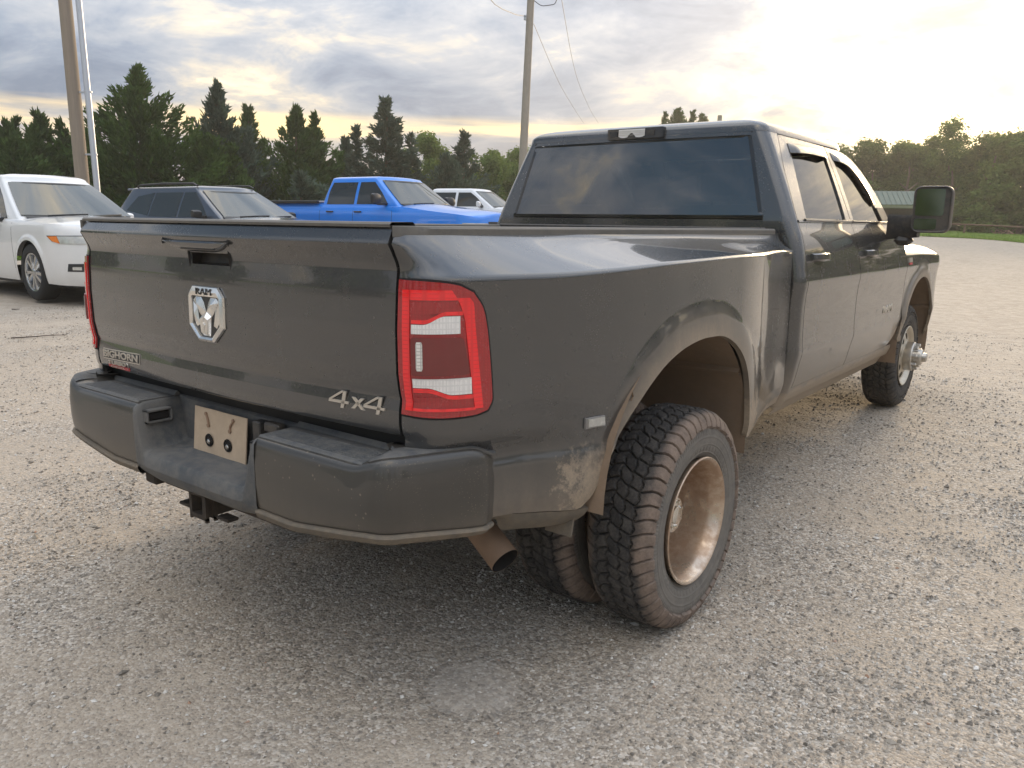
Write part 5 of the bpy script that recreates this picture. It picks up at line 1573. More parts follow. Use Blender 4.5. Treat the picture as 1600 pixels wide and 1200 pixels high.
def conifer_mesh(H, Rb, seed, mat, style='cedar', tips=((0, 0, 1.0),)):
    """crown of feathered sprays on rising branches; tips = extra leaders (dx, dy, height fraction)"""
    g = np.random.default_rng(seed)
    P0, D, Ls, Wd = [], [], [], []
    for dx, dy, hf in tips:
        h = H * hf; rb = Rb * (1.0 if hf > .99 else .55 * hf)
        nb = int(155 * (h / 5.5) * (1 if hf > .99 else .55))
        zf = (np.arange(nb) + g.random(nb)) / nb
        zf = zf ** 1.12
        for f in zf:
            z = h * (.02 + .96 * f)
            prof = (1 - f) ** (.80 if style == 'cedar' else .95) * (1 if f > .10 else .80 + 2.0 * f)
            L = max(.12, (1.42 - .5 * f) * rb * prof * g.choice([.55, .8, 1.0, 1.0, 1.25]) * g.uniform(.85, 1.1))
            aa = g.uniform(0, 6.283)
            rise = (g.uniform(.15, .95) if style == 'cedar' else g.uniform(-.10, .35)) + .9 * f ** 3
            dirv = np.array([math.cos(aa), math.sin(aa), rise]); dirv /= np.linalg.norm(dirv)
            base = np.array([dx * (1 if z > .3 * h else z / (.3 * h)), dy * (1 if z > .3 * h else z / (.3 * h)), z])
            ns = int(26 + 62 * L)
            tt = g.random(ns) ** .55
            curve = (.10 if style == 'cedar' else .16) * (tt ** 2)[:, None] * np.array([0, 0, L]) - .10 * L * np.sin(tt * math.pi)[:, None] * np.array([0, 0, 1.0])
            sprd = (.035 + .17 * L * tt * (1.12 - tt))[:, None]
            pts = base + dirv * (L * tt)[:, None] + curve + g.normal(0, 1, (ns, 3)) * sprd * [1, 1, .62]
            dd = dirv * 1.1 + g.normal(0, .42, (ns, 3)) + np.array([0, 0, .28 if style == 'cedar' else .0])
            P0.append(pts); D.append(dd); Ls.append(g.uniform(.11, .30, ns)); Wd.append(g.uniform(.020, .045, ns))
        k = 14
        zz = h * np.linspace(.90, 1.0, k)
        P0.append(np.stack([np.full(k, dx), np.full(k, dy), zz - .1], 1) + g.normal(0, .03, (k, 3))); D.append(g.normal(0, .35, (k, 3)) + [0, 0, 1]); Ls.append(g.uniform(.12, .25, k)); Wd.append(np.full(k, .03))
    P0 = np.concatenate(P0); D = np.concatenate(D); Ls = np.concatenate(Ls); Wd = np.concatenate(Wd)
    D /= np.linalg.norm(D, axis=1, keepdims=True)
    Vv, Ff = [], []
    n = len(P0); k = 0
    for q in range(2):                                # each spray: two crossed tapering blades of two triangles
        s = np.cross(D, g.normal(0, 1, (n, 3))); s /= np.linalg.norm(s, axis=1, keepdims=True)
        a = P0; b1 = P0 + D * (Ls * .45)[:, None] + s * Wd[:, None]; b2 = P0 + D * (Ls * .45)[:, None] - s * Wd[:, None]; c = P0 + D * Ls[:, None]
        Vv.append(np.stack([a, b1, c, b2], 1).reshape(-1, 3)); Ff.append(np.arange(4 * n).reshape(-1, 4) + k); k += 4 * n
    return fast_mesh('crown', np.concatenate(Vv), np.concatenate(Ff), MAT[mat])

def trunk_mesh(H, r, seed, limbs=0, spread=1.5):
    g = np.random.default_rng(seed); m = MB()
    k = 8
    pts = np.array([(.05 * math.sin(i * 1.3 + seed), .05 * math.cos(i * 1.7 + seed), H * i / k) for i in range(k + 1)])
    m.tube(pts, np.linspace(r, r * .25, k + 1), 8)
    for i in range(limbs):
        a = g.uniform(0, 6.28); z = H * g.uniform(.35, .8); L = spread * g.uniform(.5, 1)
        p = np.array([(0, 0, z), (.4 * L * math.cos(a), .4 * L * math.sin(a), z + .3 * L), (L * math.cos(a), L * math.sin(a), z + .75 * L)])
        m.tube(resample(p, 6), np.linspace(r * .45, r * .12, 7), 6)
    return m.mesh('trunk', MAT['bark'], 60)

def tree(name, x, y, crown, trunk, label, cat, group, rz=0.0, sc=(1, 1, 1), sink=0.0):
    tr = thing(name, label, cat, (x, y, float(ground_z(x, y)) - .05 - sink), rz, group)
    tr.scale = sc
    link('trunk', trunk, tr); link('crown', crown, tr)
    return tr
GC = 'evergreens behind the parked cars'
def con(x, y, H, Rb, seed, mat, style, label, tips=((0, 0, 1.0),), name='cedar_tree'):
    tree(name, x, y, conifer_mesh(H, Rb, seed, mat, style, tips), trunk_mesh(H * .9, .11, seed), label, 'tree', GC)
con(-24.92, 13.24, 5.78, 2.35, 1, 'cedar_dark', 'cedar', 'tallest dark green cedar, broad and pointed, just right of the wooden pole', ((0, 0, 1), (1.1, 1.4, .64), (-.9, -1.2, .60), (.3, -.25, .87)))
con(-25.33, 16.47, 5.72, 1.75, 2, 'spruce_blue', 'cedar', 'slender grey-green cedar with a thin bent tip, next right of the tallest cedar', ((0, 0, 1), (.5, .9, .72)))
con(-27.19, 19.08, 5.25, 1.4, 3, 'cedar_green', 'cedar', 'narrow cedar showing its tip between the slender cedar and the twin-topped one', ((0, 0, 1), (.3, -.5, .80)))
con(-24.50, 19.36, 5.05, 2.0, 4, 'cedar_dark', 'cedar', 'dense dark cedar with two tops side by side left of the blue pickup', ((0, 0, 1), (.45, .62, .96), (.9, 1.3, .68)))
con(-23.67, 23.39, 5.80, 2.0, 5, 'spruce_blue', 'spruce', 'tall open grey-blue spruce with upswept tips above the blue pickup', ((0, 0, 1), (-.8, -1.0, .80), (.65, .8, .76), (.25, .3, .86)), 'spruce_tree')
con(-22.60, 27.17, 4.62, 1.75, 6, 'spruce_blue', 'spruce', 'short layered spruce, a neat cone, behind the white pickup', ((0, 0, 1),), 'spruce_tree')
con(-26.33, 23.44, 4.3, 1.15, 7, 'spruce_blue', 'cedar', 'small pointed evergreen low between the twin-topped cedar and the tall spruce')
con(-25.62, 9.35, 3.70, 1.7, 8, 'cedar_green', 'cedar', 'bushy low cedar at the far left edge above the white SUV roof', ((0, 0, 1), (.2, .7, .96), (-.2, -.8, .9)))
con(-26.21, 10.55, 4.10, 1.55, 9, 'cedar_green', 'cedar', 'ragged cedar with several thin spires left of the wooden pole', ((0, 0, 1), (.3, .6, .95), (-.3, -.6, .96)))
con(-28.44, 12.93, 3.60, 1.5, 10, 'cedar_dark', 'cedar', 'low cedar filling the gap behind the wooden pole', ((0, 0, 1), (.3, .8, .9)))
con(-23.42, 14.9, 3.60, 1.6, 11, 'cedar_dark', 'cedar', 'low rounded cedar at the right foot of the tallest cedar', ((0, 0, 1), (.3, .6, .92)))
con(-20.8, 16.6, 2.35, 1.5, 12, 'spruce_blue', 'spruce', 'low silvery evergreen bush above the dark SUV windshield', ((0, 0, 1), (.2, .8, .85)), 'evergreen_bush')
con(-21.9, 25.2, 3.5, 1.5, 13, 'spruce_blue', 'cedar', 'stout mid-height evergreen between the tall spruce and the neat cone spruce', ((0, 0, 1), (.2, .5, .9)))
con(-24.3, 9.0, 3.1, 1.6, 14, 'cedar_green', 'cedar', 'squat cedar low at the left edge, in front of the ragged ones', ((0, 0, 1),))

def leafy_mesh(H, Rr, seed, mat, n=9000, low=.12, blobs=16, leaf=(.16, .34), sparse=0.0):
    """irregular broadleaf crown: leaf faces scattered over many uneven clumps"""
    g = np.random.default_rng(seed)
    C_ = []
    for i in range(blobs):
        f = (i + g.random()) / blobs; z = H * (low + .08 + (1 - low - .14) * f)
        rad = Rr * math.sqrt(max(.05, 1 - ((f - .36) / .68) ** 2))
        a = g.uniform(0, 6.28); d = rad * math.sqrt(g.random()) * .85
        C_.append((d * math.cos(a), d * math.sin(a), min(z, H * .93), Rr * g.uniform(.26, .44) * (1 - .30 * f)))
    C_ = np.array(C_)
    k = g.choice(len(C_), n, p=C_[:, 3] ** 2 / (C_[:, 3] ** 2).sum())
    u = g.normal(0, 1, (n, 3)); u /= np.linalg.norm(u, axis=1, keepdims=True)
    rad = g.random(n) ** .45
    P = C_[k, :3] + u * (C_[k, 3] * rad)[:, None] * [1, 1, .85] + g.normal(0, .10 + sparse, (n, 3))
    P[:, 2] = np.clip(P[:, 2], H * low * .4, H * 1.02)
    nrm = u + g.normal(0, .7, (n, 3)) + [0, 0, .3]; nrm /= np.linalg.norm(nrm, axis=1, keepdims=True)
    s1 = np.cross(nrm, g.normal(0, 1, (n, 3))); s1 /= np.linalg.norm(s1, axis=1, keepdims=True); s2 = np.cross(nrm, s1)
    L = g.uniform(*leaf, n)[:, None]; W_ = L * g.uniform(.35, .6, n)[:, None]
    V = np.stack([P - s1 * L * .5, P + s2 * W_ * .5 + nrm * L * .10, P + s1 * L * .5, P - s2 * W_ * .5 + nrm * L * .10], 1).reshape(-1, 3)
    return fast_mesh('crown', V, np.arange(4 * n).reshape(-1, 4), MAT[mat])
LF = [leafy_mesh(6.5, 2.7, 101, 'leaf_green', 17000, low=.0, blobs=34), leafy_mesh(6.5, 3.0, 102, 'leaf_dark', 18000, low=.0, blobs=38), leafy_mesh(6.5, 2.5, 103, 'leaf_green', 16000, low=.0, blobs=36), leafy_mesh(6.5, 3.2, 104, 'leaf_dark', 18000, low=.0, blobs=40),
      leafy_mesh(2.6, 1.9, 105, 'leaf_green', 5000, low=.0, blobs=12)]
TRK = [trunk_mesh(4.6, .15, 200 + i, 4, 1.2) for i in range(4)]
TALL = leafy_mesh(8.0, 1.9, 106, 'leaf_green', 5200, low=.15, blobs=20, sparse=.12)
GT_ = 'broadleaf trees beyond the lot'
def leafy(x, y, k, H, label, sx=1.0, group=GT_, rz=None, crown=None, name='broadleaf_tree'):
    s = H / (6.5 if crown is None else 8.0)
    tree(name, x, y, crown or LF[k], TRK[k % 4], label, 'tree', group, rz if rz is not None else (x * 7.3 + y * 3.1) % 6.28, (s * sx, s * sx, s))
# right of the truck, seen past the cab and the towing mirror
leafy(-16.4, 68.0, 1, 7.0, 'rounded dark tree just right of the truck cab roof line', 1.15)
leafy(-14.2, 71.5, 0, 6.9, 'mid green tree behind the green-roofed shelter', 1.1)
leafy(-12.6, 69.0, 3, 6.6, 'broad tree right above the towing mirror', 1.05)
leafy(-10.9, 70.5, 2, 7.2, 'mid green tree at the left shoulder of the tallest sparse tree', 1.1)
leafy(-9.75, 67.4, 2, 8.3, 'tallest sparse tree with a lit, thin forked top, right of the towing mirror', .95, crown=TALL)
leafy(-8.3, 69.5, 1, 6.1, 'lower dark tree in the dip right of the tallest sparse tree', 1.1)
leafy(-6.2, 66.0, 3, 6.9, 'big dark rounded tree second from the right edge', 1.15)
leafy(-4.3, 63.0, 0, 6.9, 'big leafy tree cut by the right edge of the picture', 1.15)
leafy(-11.9, 64.5, 4, 2.6 * 2.5, 'low undergrowth bush behind the rail right of the towing mirror', 1.3, name='bush')
leafy(-8.9, 64.0, 4, 2.4 * 2.5, 'low undergrowth bush behind the rail below the sparse tree', 1.4, name='bush')
leafy(-6.1, 62.0, 4, 2.9 * 2.5, 'bright low bush behind the rail near the right edge', 1.2, name='bush')
leafy(-14.6, 65.5, 4, 2.4 * 2.5, 'low dark bush behind the green-roofed shelter', 1.3, name='bush')
# middle distance, between the evergreens and the cab
leafy(-29.4, 31.8, 0, 5.3, 'pale green leafy tree peeping up behind the spruces', 1.0)
leafy(-26.6, 33.5, 2, 4.5, 'bright green leafy tree left of the utility pole', .95)
leafy(-27.8, 38.4, 0, 4.9, 'bright green leafy tree right at the utility pole foot', 1.1)
leafy(-25.4, 41.0, 2, 4.6, 'leafy tree hidden behind the cab, just right of the utility pole', 1.1)
con(-25.44, 53.9, 8.5, 3.2, 15, 'cedar_dark', 'cedar', 'dark bushy tree top showing above the truck roof', ((0, 0, 1), (.9, .6, .98), (-.8, -.3, .97), (1.6, 1.2, .93)))
con(-24.77, 56.5, 8.3, 1.4, 16, 'cedar_dark', 'cedar', 'small pointed tree tip showing above the truck roof, right of the bushy top')
for i, (x, y, k, H) in enumerate([(-29.5, 49, 1, 5.6), (-26.5, 58, 3, 6.0), (-22.5, 62, 0, 6.2), (-19.2, 66, 2, 6.3), (-31, 43, 2, 5.2)]):
    leafy(x, y, k, H, 'leafy tree in the line that passes behind the grey truck cab', 1.3, 'tree line behind the truck cab')
# the tree line goes on to the right and behind the viewer; it shows in the paint, glass and mirrors
for i, (x, y, k, H) in enumerate([(-1.5, 66, 1, 7.2), (2.5, 68, 0, 7.6), (7, 66, 3, 7.4), (12, 66, 2, 7.9), (17, 63, 1, 7.6), (22, 62, 0, 8.2), (28, 58, 3, 8.0), (34, 54, 1, 8.4), (40, 48, 2, 8.0), (46, 40, 3, 8.6), (50, 31, 1, 8.2),
                                   (52, 20, 0, 8.0), (50, 8, 3, 8.4), (46, -6, 1, 8.2), (38, -24, 2, 8.0), (27, -36, 3, 8.6), (14, -44, 1, 8.0), (2, -48, 0, 8.4), (-10, -47, 3, 8.8), (-21, -43, 2, 8.2), (-31, -36, 1, 8.6), (-39, -24, 0, 8.0), (-41, -10, 3, 8.2)]):
    leafy(x, y, k, H, 'leafy tree in the line round the lot that goes on outside the picture', 1.3, 'tree line beyond the frame')

# ================================================================== poles and wires
simple('pole_wood', (.27, .225, .18), .9, var=.25, scale=6, bump=.5, bscale=40)
m = MAT['pole_wood']; nt_ = m.node_tree
for nd in nt_.nodes:
    if nd.type == 'TEX_NOISE':
        mp = nt_.nodes.new('ShaderNodeMapping'); mp.inputs['Scale'].default_value = (6, 6, .35)
        src = nd.inputs['Vector'].links[0].from_socket
        nt_.links.new(src, mp.inputs[0]); nt_.links.new(mp.outputs[0], nd.inputs['Vector'])
simple('pole_grey', (.30, .27, .23), .85, var=.2, scale=5, bump=.3, bscale=40)
simple('galvanised', (.52, .55, .60), .45, metal=.45, var=.08)
simple('wire_black', (.03, .03, .032), .6)
simple('insulator', (.10, .035, .025), .35, coat=.6)
px_, py_ = -15.785, 6.93
gz = float(ground_z(px_, py_))
pole = thing('wooden_pole', 'weathered wooden pole rising behind the white SUV with a metal pipe strapped alongside', 'pole', (px_, py_, gz), 0, 'wooden poles')
m = MB().tube([(.004, .012, -.4), (0, 0, 2.0), (-.012, -.025, 6), (-.02, -.05, 10.2)], [.142, .138, .126, .112], 18); m.build('pole_shaft', MAT['pole_wood'], pole, 40)
qx, qy = -15.49, 7.10
m = MB().tube([(qx - px_, qy - py_, -.4), (qx - px_ - .005, qy - py_ - .012, 2.0), (qx - px_ - .05, qy - py_ - .10, 9.9)], [.066, .064, .058], 14); m.build('conduit_pipe', MAT['galvanised'], pole, 40)
for hz in (1.05, 2.30, 3.56, 5.6, 7.6):
    m = MB(); m.box((.0, -.02, hz - .018), (.40, .02, hz + .018), .004, M=np.array(Matrix.Rotation(math.atan2(qy - py_, qx - px_), 4, 'Z'))); m.build('pipe_bracket', MAT['galvanised'], pole, 30)
ux, uy = -15.70, 22.47
gz = float(ground_z(ux, uy))
up = thing('utility_pole', 'tall grey utility pole left of the truck cab carrying wires at its top', 'pole', (ux, uy, gz), 0, 'wooden poles')
topz = 9.35 - gz
m = MB().tube([(-.03, -.02, -.4), (.0, .0, 2.5), (.155, .118, topz - .3), (.165, .125, topz + .6)], [.165, .150, .125, .12], 16); m.build('pole_shaft', MAT['pole_grey'], up, 40)
m = MB(); m.box((-1.1, -.06, topz - .02), (1.1, .06, topz + .10), .01, M=np.array(Matrix.Translation((.16, .03, 0)) @ Matrix.Rotation(RAD(40), 4, 'Z'))); m.build('cross_arm', MAT['pole_grey'], up, 30)
for k in (-1.0, -.45, .45, 1.0):
    cx_, cy_ = .16 + k * math.cos(RAD(40)), .03 + k * math.sin(RAD(40))
    m = MB(); m.lathe([(0, .02), (.0, .05), (.03, .055), (.05, .03), (.08, .05), (.11, .045), (.13, .02), (.13, 0)], 'z', 12, (cx_, cy_, topz + .10)); m.build('insulator', MAT['insulator'], up, 40)
m = MB(); m.box((.02, -.10, topz - .95), (.10, -.02, topz - .78), .01); m.build('line_clamp', MAT['galvanised'], up, 30)
def wire(name, pts, label, rad=.011):
    P = resample(np.array(pts, float), 24)
    tag(MB().tube(P, rad, 5).build(name, MAT['wire_black']), label, 'wire', 'power wires on the utility pole')
wire('power_wire', [(-15.45, 22.66, 8.30), (-22, 33.6, 8.62), (-30, 47.2, 9.35), (-38.4, 61.5, 10.27)], 'thin wire running back from just below the utility pole top, the left of two')
wire('power_wire', [(-14.60, 22.95, 9.42), (-22, 35.2, 9.22), (-30, 49.2, 9.58), (-37.3, 62.2, 10.28)], 'thin wire running back from the utility pole cross arm, the right of two')
wire('power_wire', [(-15.68, 22.5, 8.55), (-14.4, 20.1, 8.0), (-12.87, 17.07, 7.58), (-9.0, 9.5, 7.6), (-4, -1, 8.4)], 'thin service wire running up and left from the utility pole clamp')
wire('jumper_wire', [(-15.5, 22.6, 9.1), (-15.1, 22.75, 8.86), (-14.75, 22.85, 8.88), (-14.55, 22.92, 9.4)], 'short sagging jumper wire looped beside the utility pole top', .014)
gx_, gy_ = -21.96, 53.4
sp_ = thing('vent_post', 'small square grey post top showing above the right of the truck roof', 'post', (gx_, gy_, float(ground_z(gx_, gy_))))
m = MB(); m.box((-.12, -.12, -.3), (.12, .12, 8.98 - float(ground_z(gx_, gy_))), .01); m.build('post_shaft', MAT['pole_grey'], sp_, 30)

# ================================================================== rail, shelter, brush pile
simple('rail_rust', (.13, .075, .045), .8, var=.25, scale=8, dust=.3, dcol=(.22, .15, .10))
rail = thing('pipe_rail', 'long low rusty pipe rail on short posts along the grass edge right of the truck', 'rail fence', (-9, 58.5, float(ground_z(-9, 58.5))))
def rp(x): 
    y = 57.9 - .03 * (x + 6.8) + 0.004 * (x + 6.8) ** 2
    return np.array([x + 9, y - 58.5, float(ground_z(x, y)) - float(ground_z(-9, 58.5))])
m = MB().tube([rp(x) + [0, 0, .60] for x in np.linspace(-26, 16, 43)], .055, 8); m.build('top_rail', MAT['rail_rust'], rail, 40)
for x in np.arange(-25.6, 16, 3.76):
    m = MB().tube([rp(x) + [0, 0, -.2], rp(x) + [0, 0, .60]], .06, 8); m.build('rail_post', MAT['rail_rust'], rail, 40)
simple('roof_green', (.065, .105, .08), .5, metal=.2, var=.08, dust=.1)
simple('shed_dark', (.05, .055, .05), .8)
simple('trim_white', (.62, .66, .62), .5)
sx_, sy_ = -11.3, 55.5
sg = float(ground_z(sx_, sy_))
sh = thing('shelter', 'low open shelter with green metal gable roof left of the towing mirror', 'shelter', (sx_, sy_, sg), RAD(24))
EH, RH, HL, HW = 1.75, 2.55, 2.6, 1.9
for sd in (-1, 1):
    m = MB(); m.add([(-HL, sd * (HW + .25), EH - .10), (HL, sd * (HW + .25), EH - .10), (HL, 0, RH), (-HL, 0, RH), (-HL, sd * (HW + .25), EH - .06), (HL, sd * (HW + .25), EH - .06), (HL, 0, RH + .04), (-HL, 0, RH + .04)],
                     [(0, 1, 2, 3), (4, 5, 6, 7), (0, 1, 5, 4), (1, 2, 6, 5), (2, 3, 7, 6), (3, 0, 4, 7)])
    rf_ = m.build('roof', MAT['roof_green'], sh, 0)
    m = MB()
    for x in np.linspace(-HL + .1, HL - .1, 18):
        m.box((-.015, 0, 0), (.015, 1, .03), 0, M=np.array([[1, 0, 0, x], [0, -sd * (HW + .25) * 1.0, 0, sd * (HW + .25)], [0, RH - EH + .10, 1, EH - .058], [0, 0, 0, 1]]))
    m.build('roof_rib', MAT['roof_green'], rf_, 0)
for e in (-1, 1):
    m = MB(); m.add([(e * HL, -HW, EH), (e * HL, HW, EH), (e * HL, 0, RH - .05), (e * (HL - .06), -HW, EH), (e * (HL - .06), HW, EH), (e * (HL - .06), 0, RH - .05)], [(0, 1, 2), (3, 4, 5), (0, 1, 4, 3), (1, 2, 5, 4), (2, 0, 3, 5)]); m.build('gable', MAT['shed_dark'], sh, 0)
    for sd in (-1, 1):
        m = MB().tube([(e * (HL + .03), sd * (HW + .27), EH - .10), (e * (HL + .03), 0, RH + .02)], .05, 6); m.build('gable_trim', MAT['trim_white'], sh, 30)
        m = MB(); m.box((e * (HL - .25) - .07, sd * HW - .07, -.2), (e * (HL - .25) + .07, sd * HW + .07, EH), .01); m.build('post', MAT['shed_dark'], sh, 30)
for sd in (-1, 1):
    m = MB(); m.box((-HL + .1, sd * HW - .04, EH - .22), (HL - .1, sd * HW + .04, EH - .06)); m.build('eave_beam', MAT['trim_white'], sh, 30)
m = MB(); m.box((-HL + .3, HW - .05, 0), (HL - .3, HW + .03, EH - .2)); m.build('back_wall', MAT['shed_dark'], sh, 30)
simple('brush_brown', (.30, .20, .14), .95, var=.4, scale=5)
bx_, by_ = -5.55, 61.0
g = np.random.default_rng(77)
m = MB(); th = np.linspace(0, 2 * np.pi, 26, endpoint=False)
P = np.array([[(1.15 * r * math.cos(a) * (1 + .15 * math.sin(3 * a)), .9 * r * math.sin(a), .55 * (1 - r ** 1.6) * (1 + .25 * math.sin(5 * a + 9 * r))) for r in (1, .85, .65, .45, .25, .03)] for a in th]); m.grid(P, wrap=True)
pile = m.build('brush_pile', MAT['brush_brown'], None, 30); pile.location = (bx_, by_, float(ground_z(bx_, by_)))
tag(pile, 'low mound of brown brush and dirt on the grass behind the pipe rail', 'brush pile')
m = MB()
for i in range(70):
    a, r = g.uniform(0, 6.28), g.random() ** .5
    p = np.array([1.1 * r * math.cos(a), .85 * r * math.sin(a), .5 * (1 - r ** 1.6)]); d = g.normal(0, 1, 3) * [.3, .3, .15]
    m.tube([p - d, p + d], .015, 4)
m.build('branches', MAT['bark'], pile, 40, kind='stuff')

# thin evening haze in one closed box; the sky lies outside it
m = bpy.data.materials.new('haze_air'); m.use_nodes = True; m.node_tree.nodes.clear()
t = NT(m.node_tree); o = t.n('ShaderNodeOutputMaterial')
v = t.n('ShaderNodeVolumePrincipled', {'Color': (1.0, .96, .90), 'Density': HAZE, 'Anisotropy': .45})
t.t.links.new(v.outputs[0], o.inputs['Volume'])
hz = MB(); hz.box((-120, -90, -2.0), (120, 150, 14.0)); link('haze', hz.mesh('haze', m, 0), kind='stuff')
# ================================================================== parked vehicles
paint('paint_white', (.74, .74, .735), 0, .35, (), rough=.35, low=(.3, .8), dcol=(.45, .38, .29))
paint('paint_slate', (.050, .062, .085), .4, .2, (), rough=.35, low=(.3, .8))
paint('paint_blue', (.010, .215, .80), .05, .08, (), rough=.3, low=(.3, .8))
paint('paint_white_b', (.70, .715, .74), 0, .25, (), rough=.35, low=(.3, .8))
simple('car_glass', (.022, .027, .027), .02, var=.05)
simple('screen_glass', (.050, .058, .052), .015, var=.05)
for nm, ir in (('car_glass', 1.6), ('screen_glass', 1.75)):
    for nd in MAT[nm].node_tree.nodes:
        if nd.type == 'BSDF_PRINCIPLED': nd.inputs['IOR'].default_value = ir
simple('car_plastic', (.022, .023, .025), .5)
simple('car_tyre', (.020, .020, .020), .85, bump=.3, bscale=60)
simple('alloy', (.50, .51, .52), .22, metal=1.0)
simple('alloy_dark', (.06, .06, .065), .3, metal=.6)
simple('tonneau', (.40, .36, .31), .7)

def car_wheel_meshes(r, w, spokes=10, dark=False):
    m = MB(); rw = r * .66
    m.lathe([(w * .40, rw), (w * .5, rw * 1.06), (w * .53, r * .86), (w * .46, r * .955), (w * .36, r), (-w * .36, r), (-w * .46, r * .955), (-w * .53, r * .86), (-w * .5, rw * 1.06), (-w * .4, rw)], n=44)
    for k in (-.22, 0, .22): pass
    ty = m.mesh('tyre', MAT['car_tyre'], 35)
    m = MB()
    m.lathe([(w * .40, rw), (w * .46, rw * 1.02), (w * .44, rw * .94), (w * .30, rw * .90), (-w * .3, rw * .88), (-w * .4, rw)], n=44)
    for i in range(spokes):
        a = 2 * math.pi * (i // 2) / (spokes // 2) + (.24 if i % 2 else -.24) * 1.0
        Mx = Matrix.Rotation(a, 4, 'X')
        V = np.array([(w * .43, -.016, rw * .16), (w * .43, .016, rw * .16), (w * .42, .022, rw * .93), (w * .42, -.022, rw * .93), (w * .30, -.024, rw * .14), (w * .30, .024, rw * .14), (w * .28, .03, rw * .93), (w * .28, -.03, rw * .93)])
        V = (np.array(Mx)[:3, :3] @ V.T).T
        m.add(V, [(0, 1, 2, 3), (4, 7, 6, 5), (0, 4, 5, 1), (1, 5, 6, 2), (2, 6, 7, 3), (3, 7, 4, 0)])
    m.lathe([(w * .30, rw * .2), (w * .44, rw * .2), (w * .47, rw * .14), (w * .47, 0)], n=20)
    m.lathe([(-w * .05, rw * .88), (-w * .05, 0)], n=20)
    rim = m.mesh('rim', MAT['alloy_dark' if dark else 'alloy'], 30)
    return ty, rim

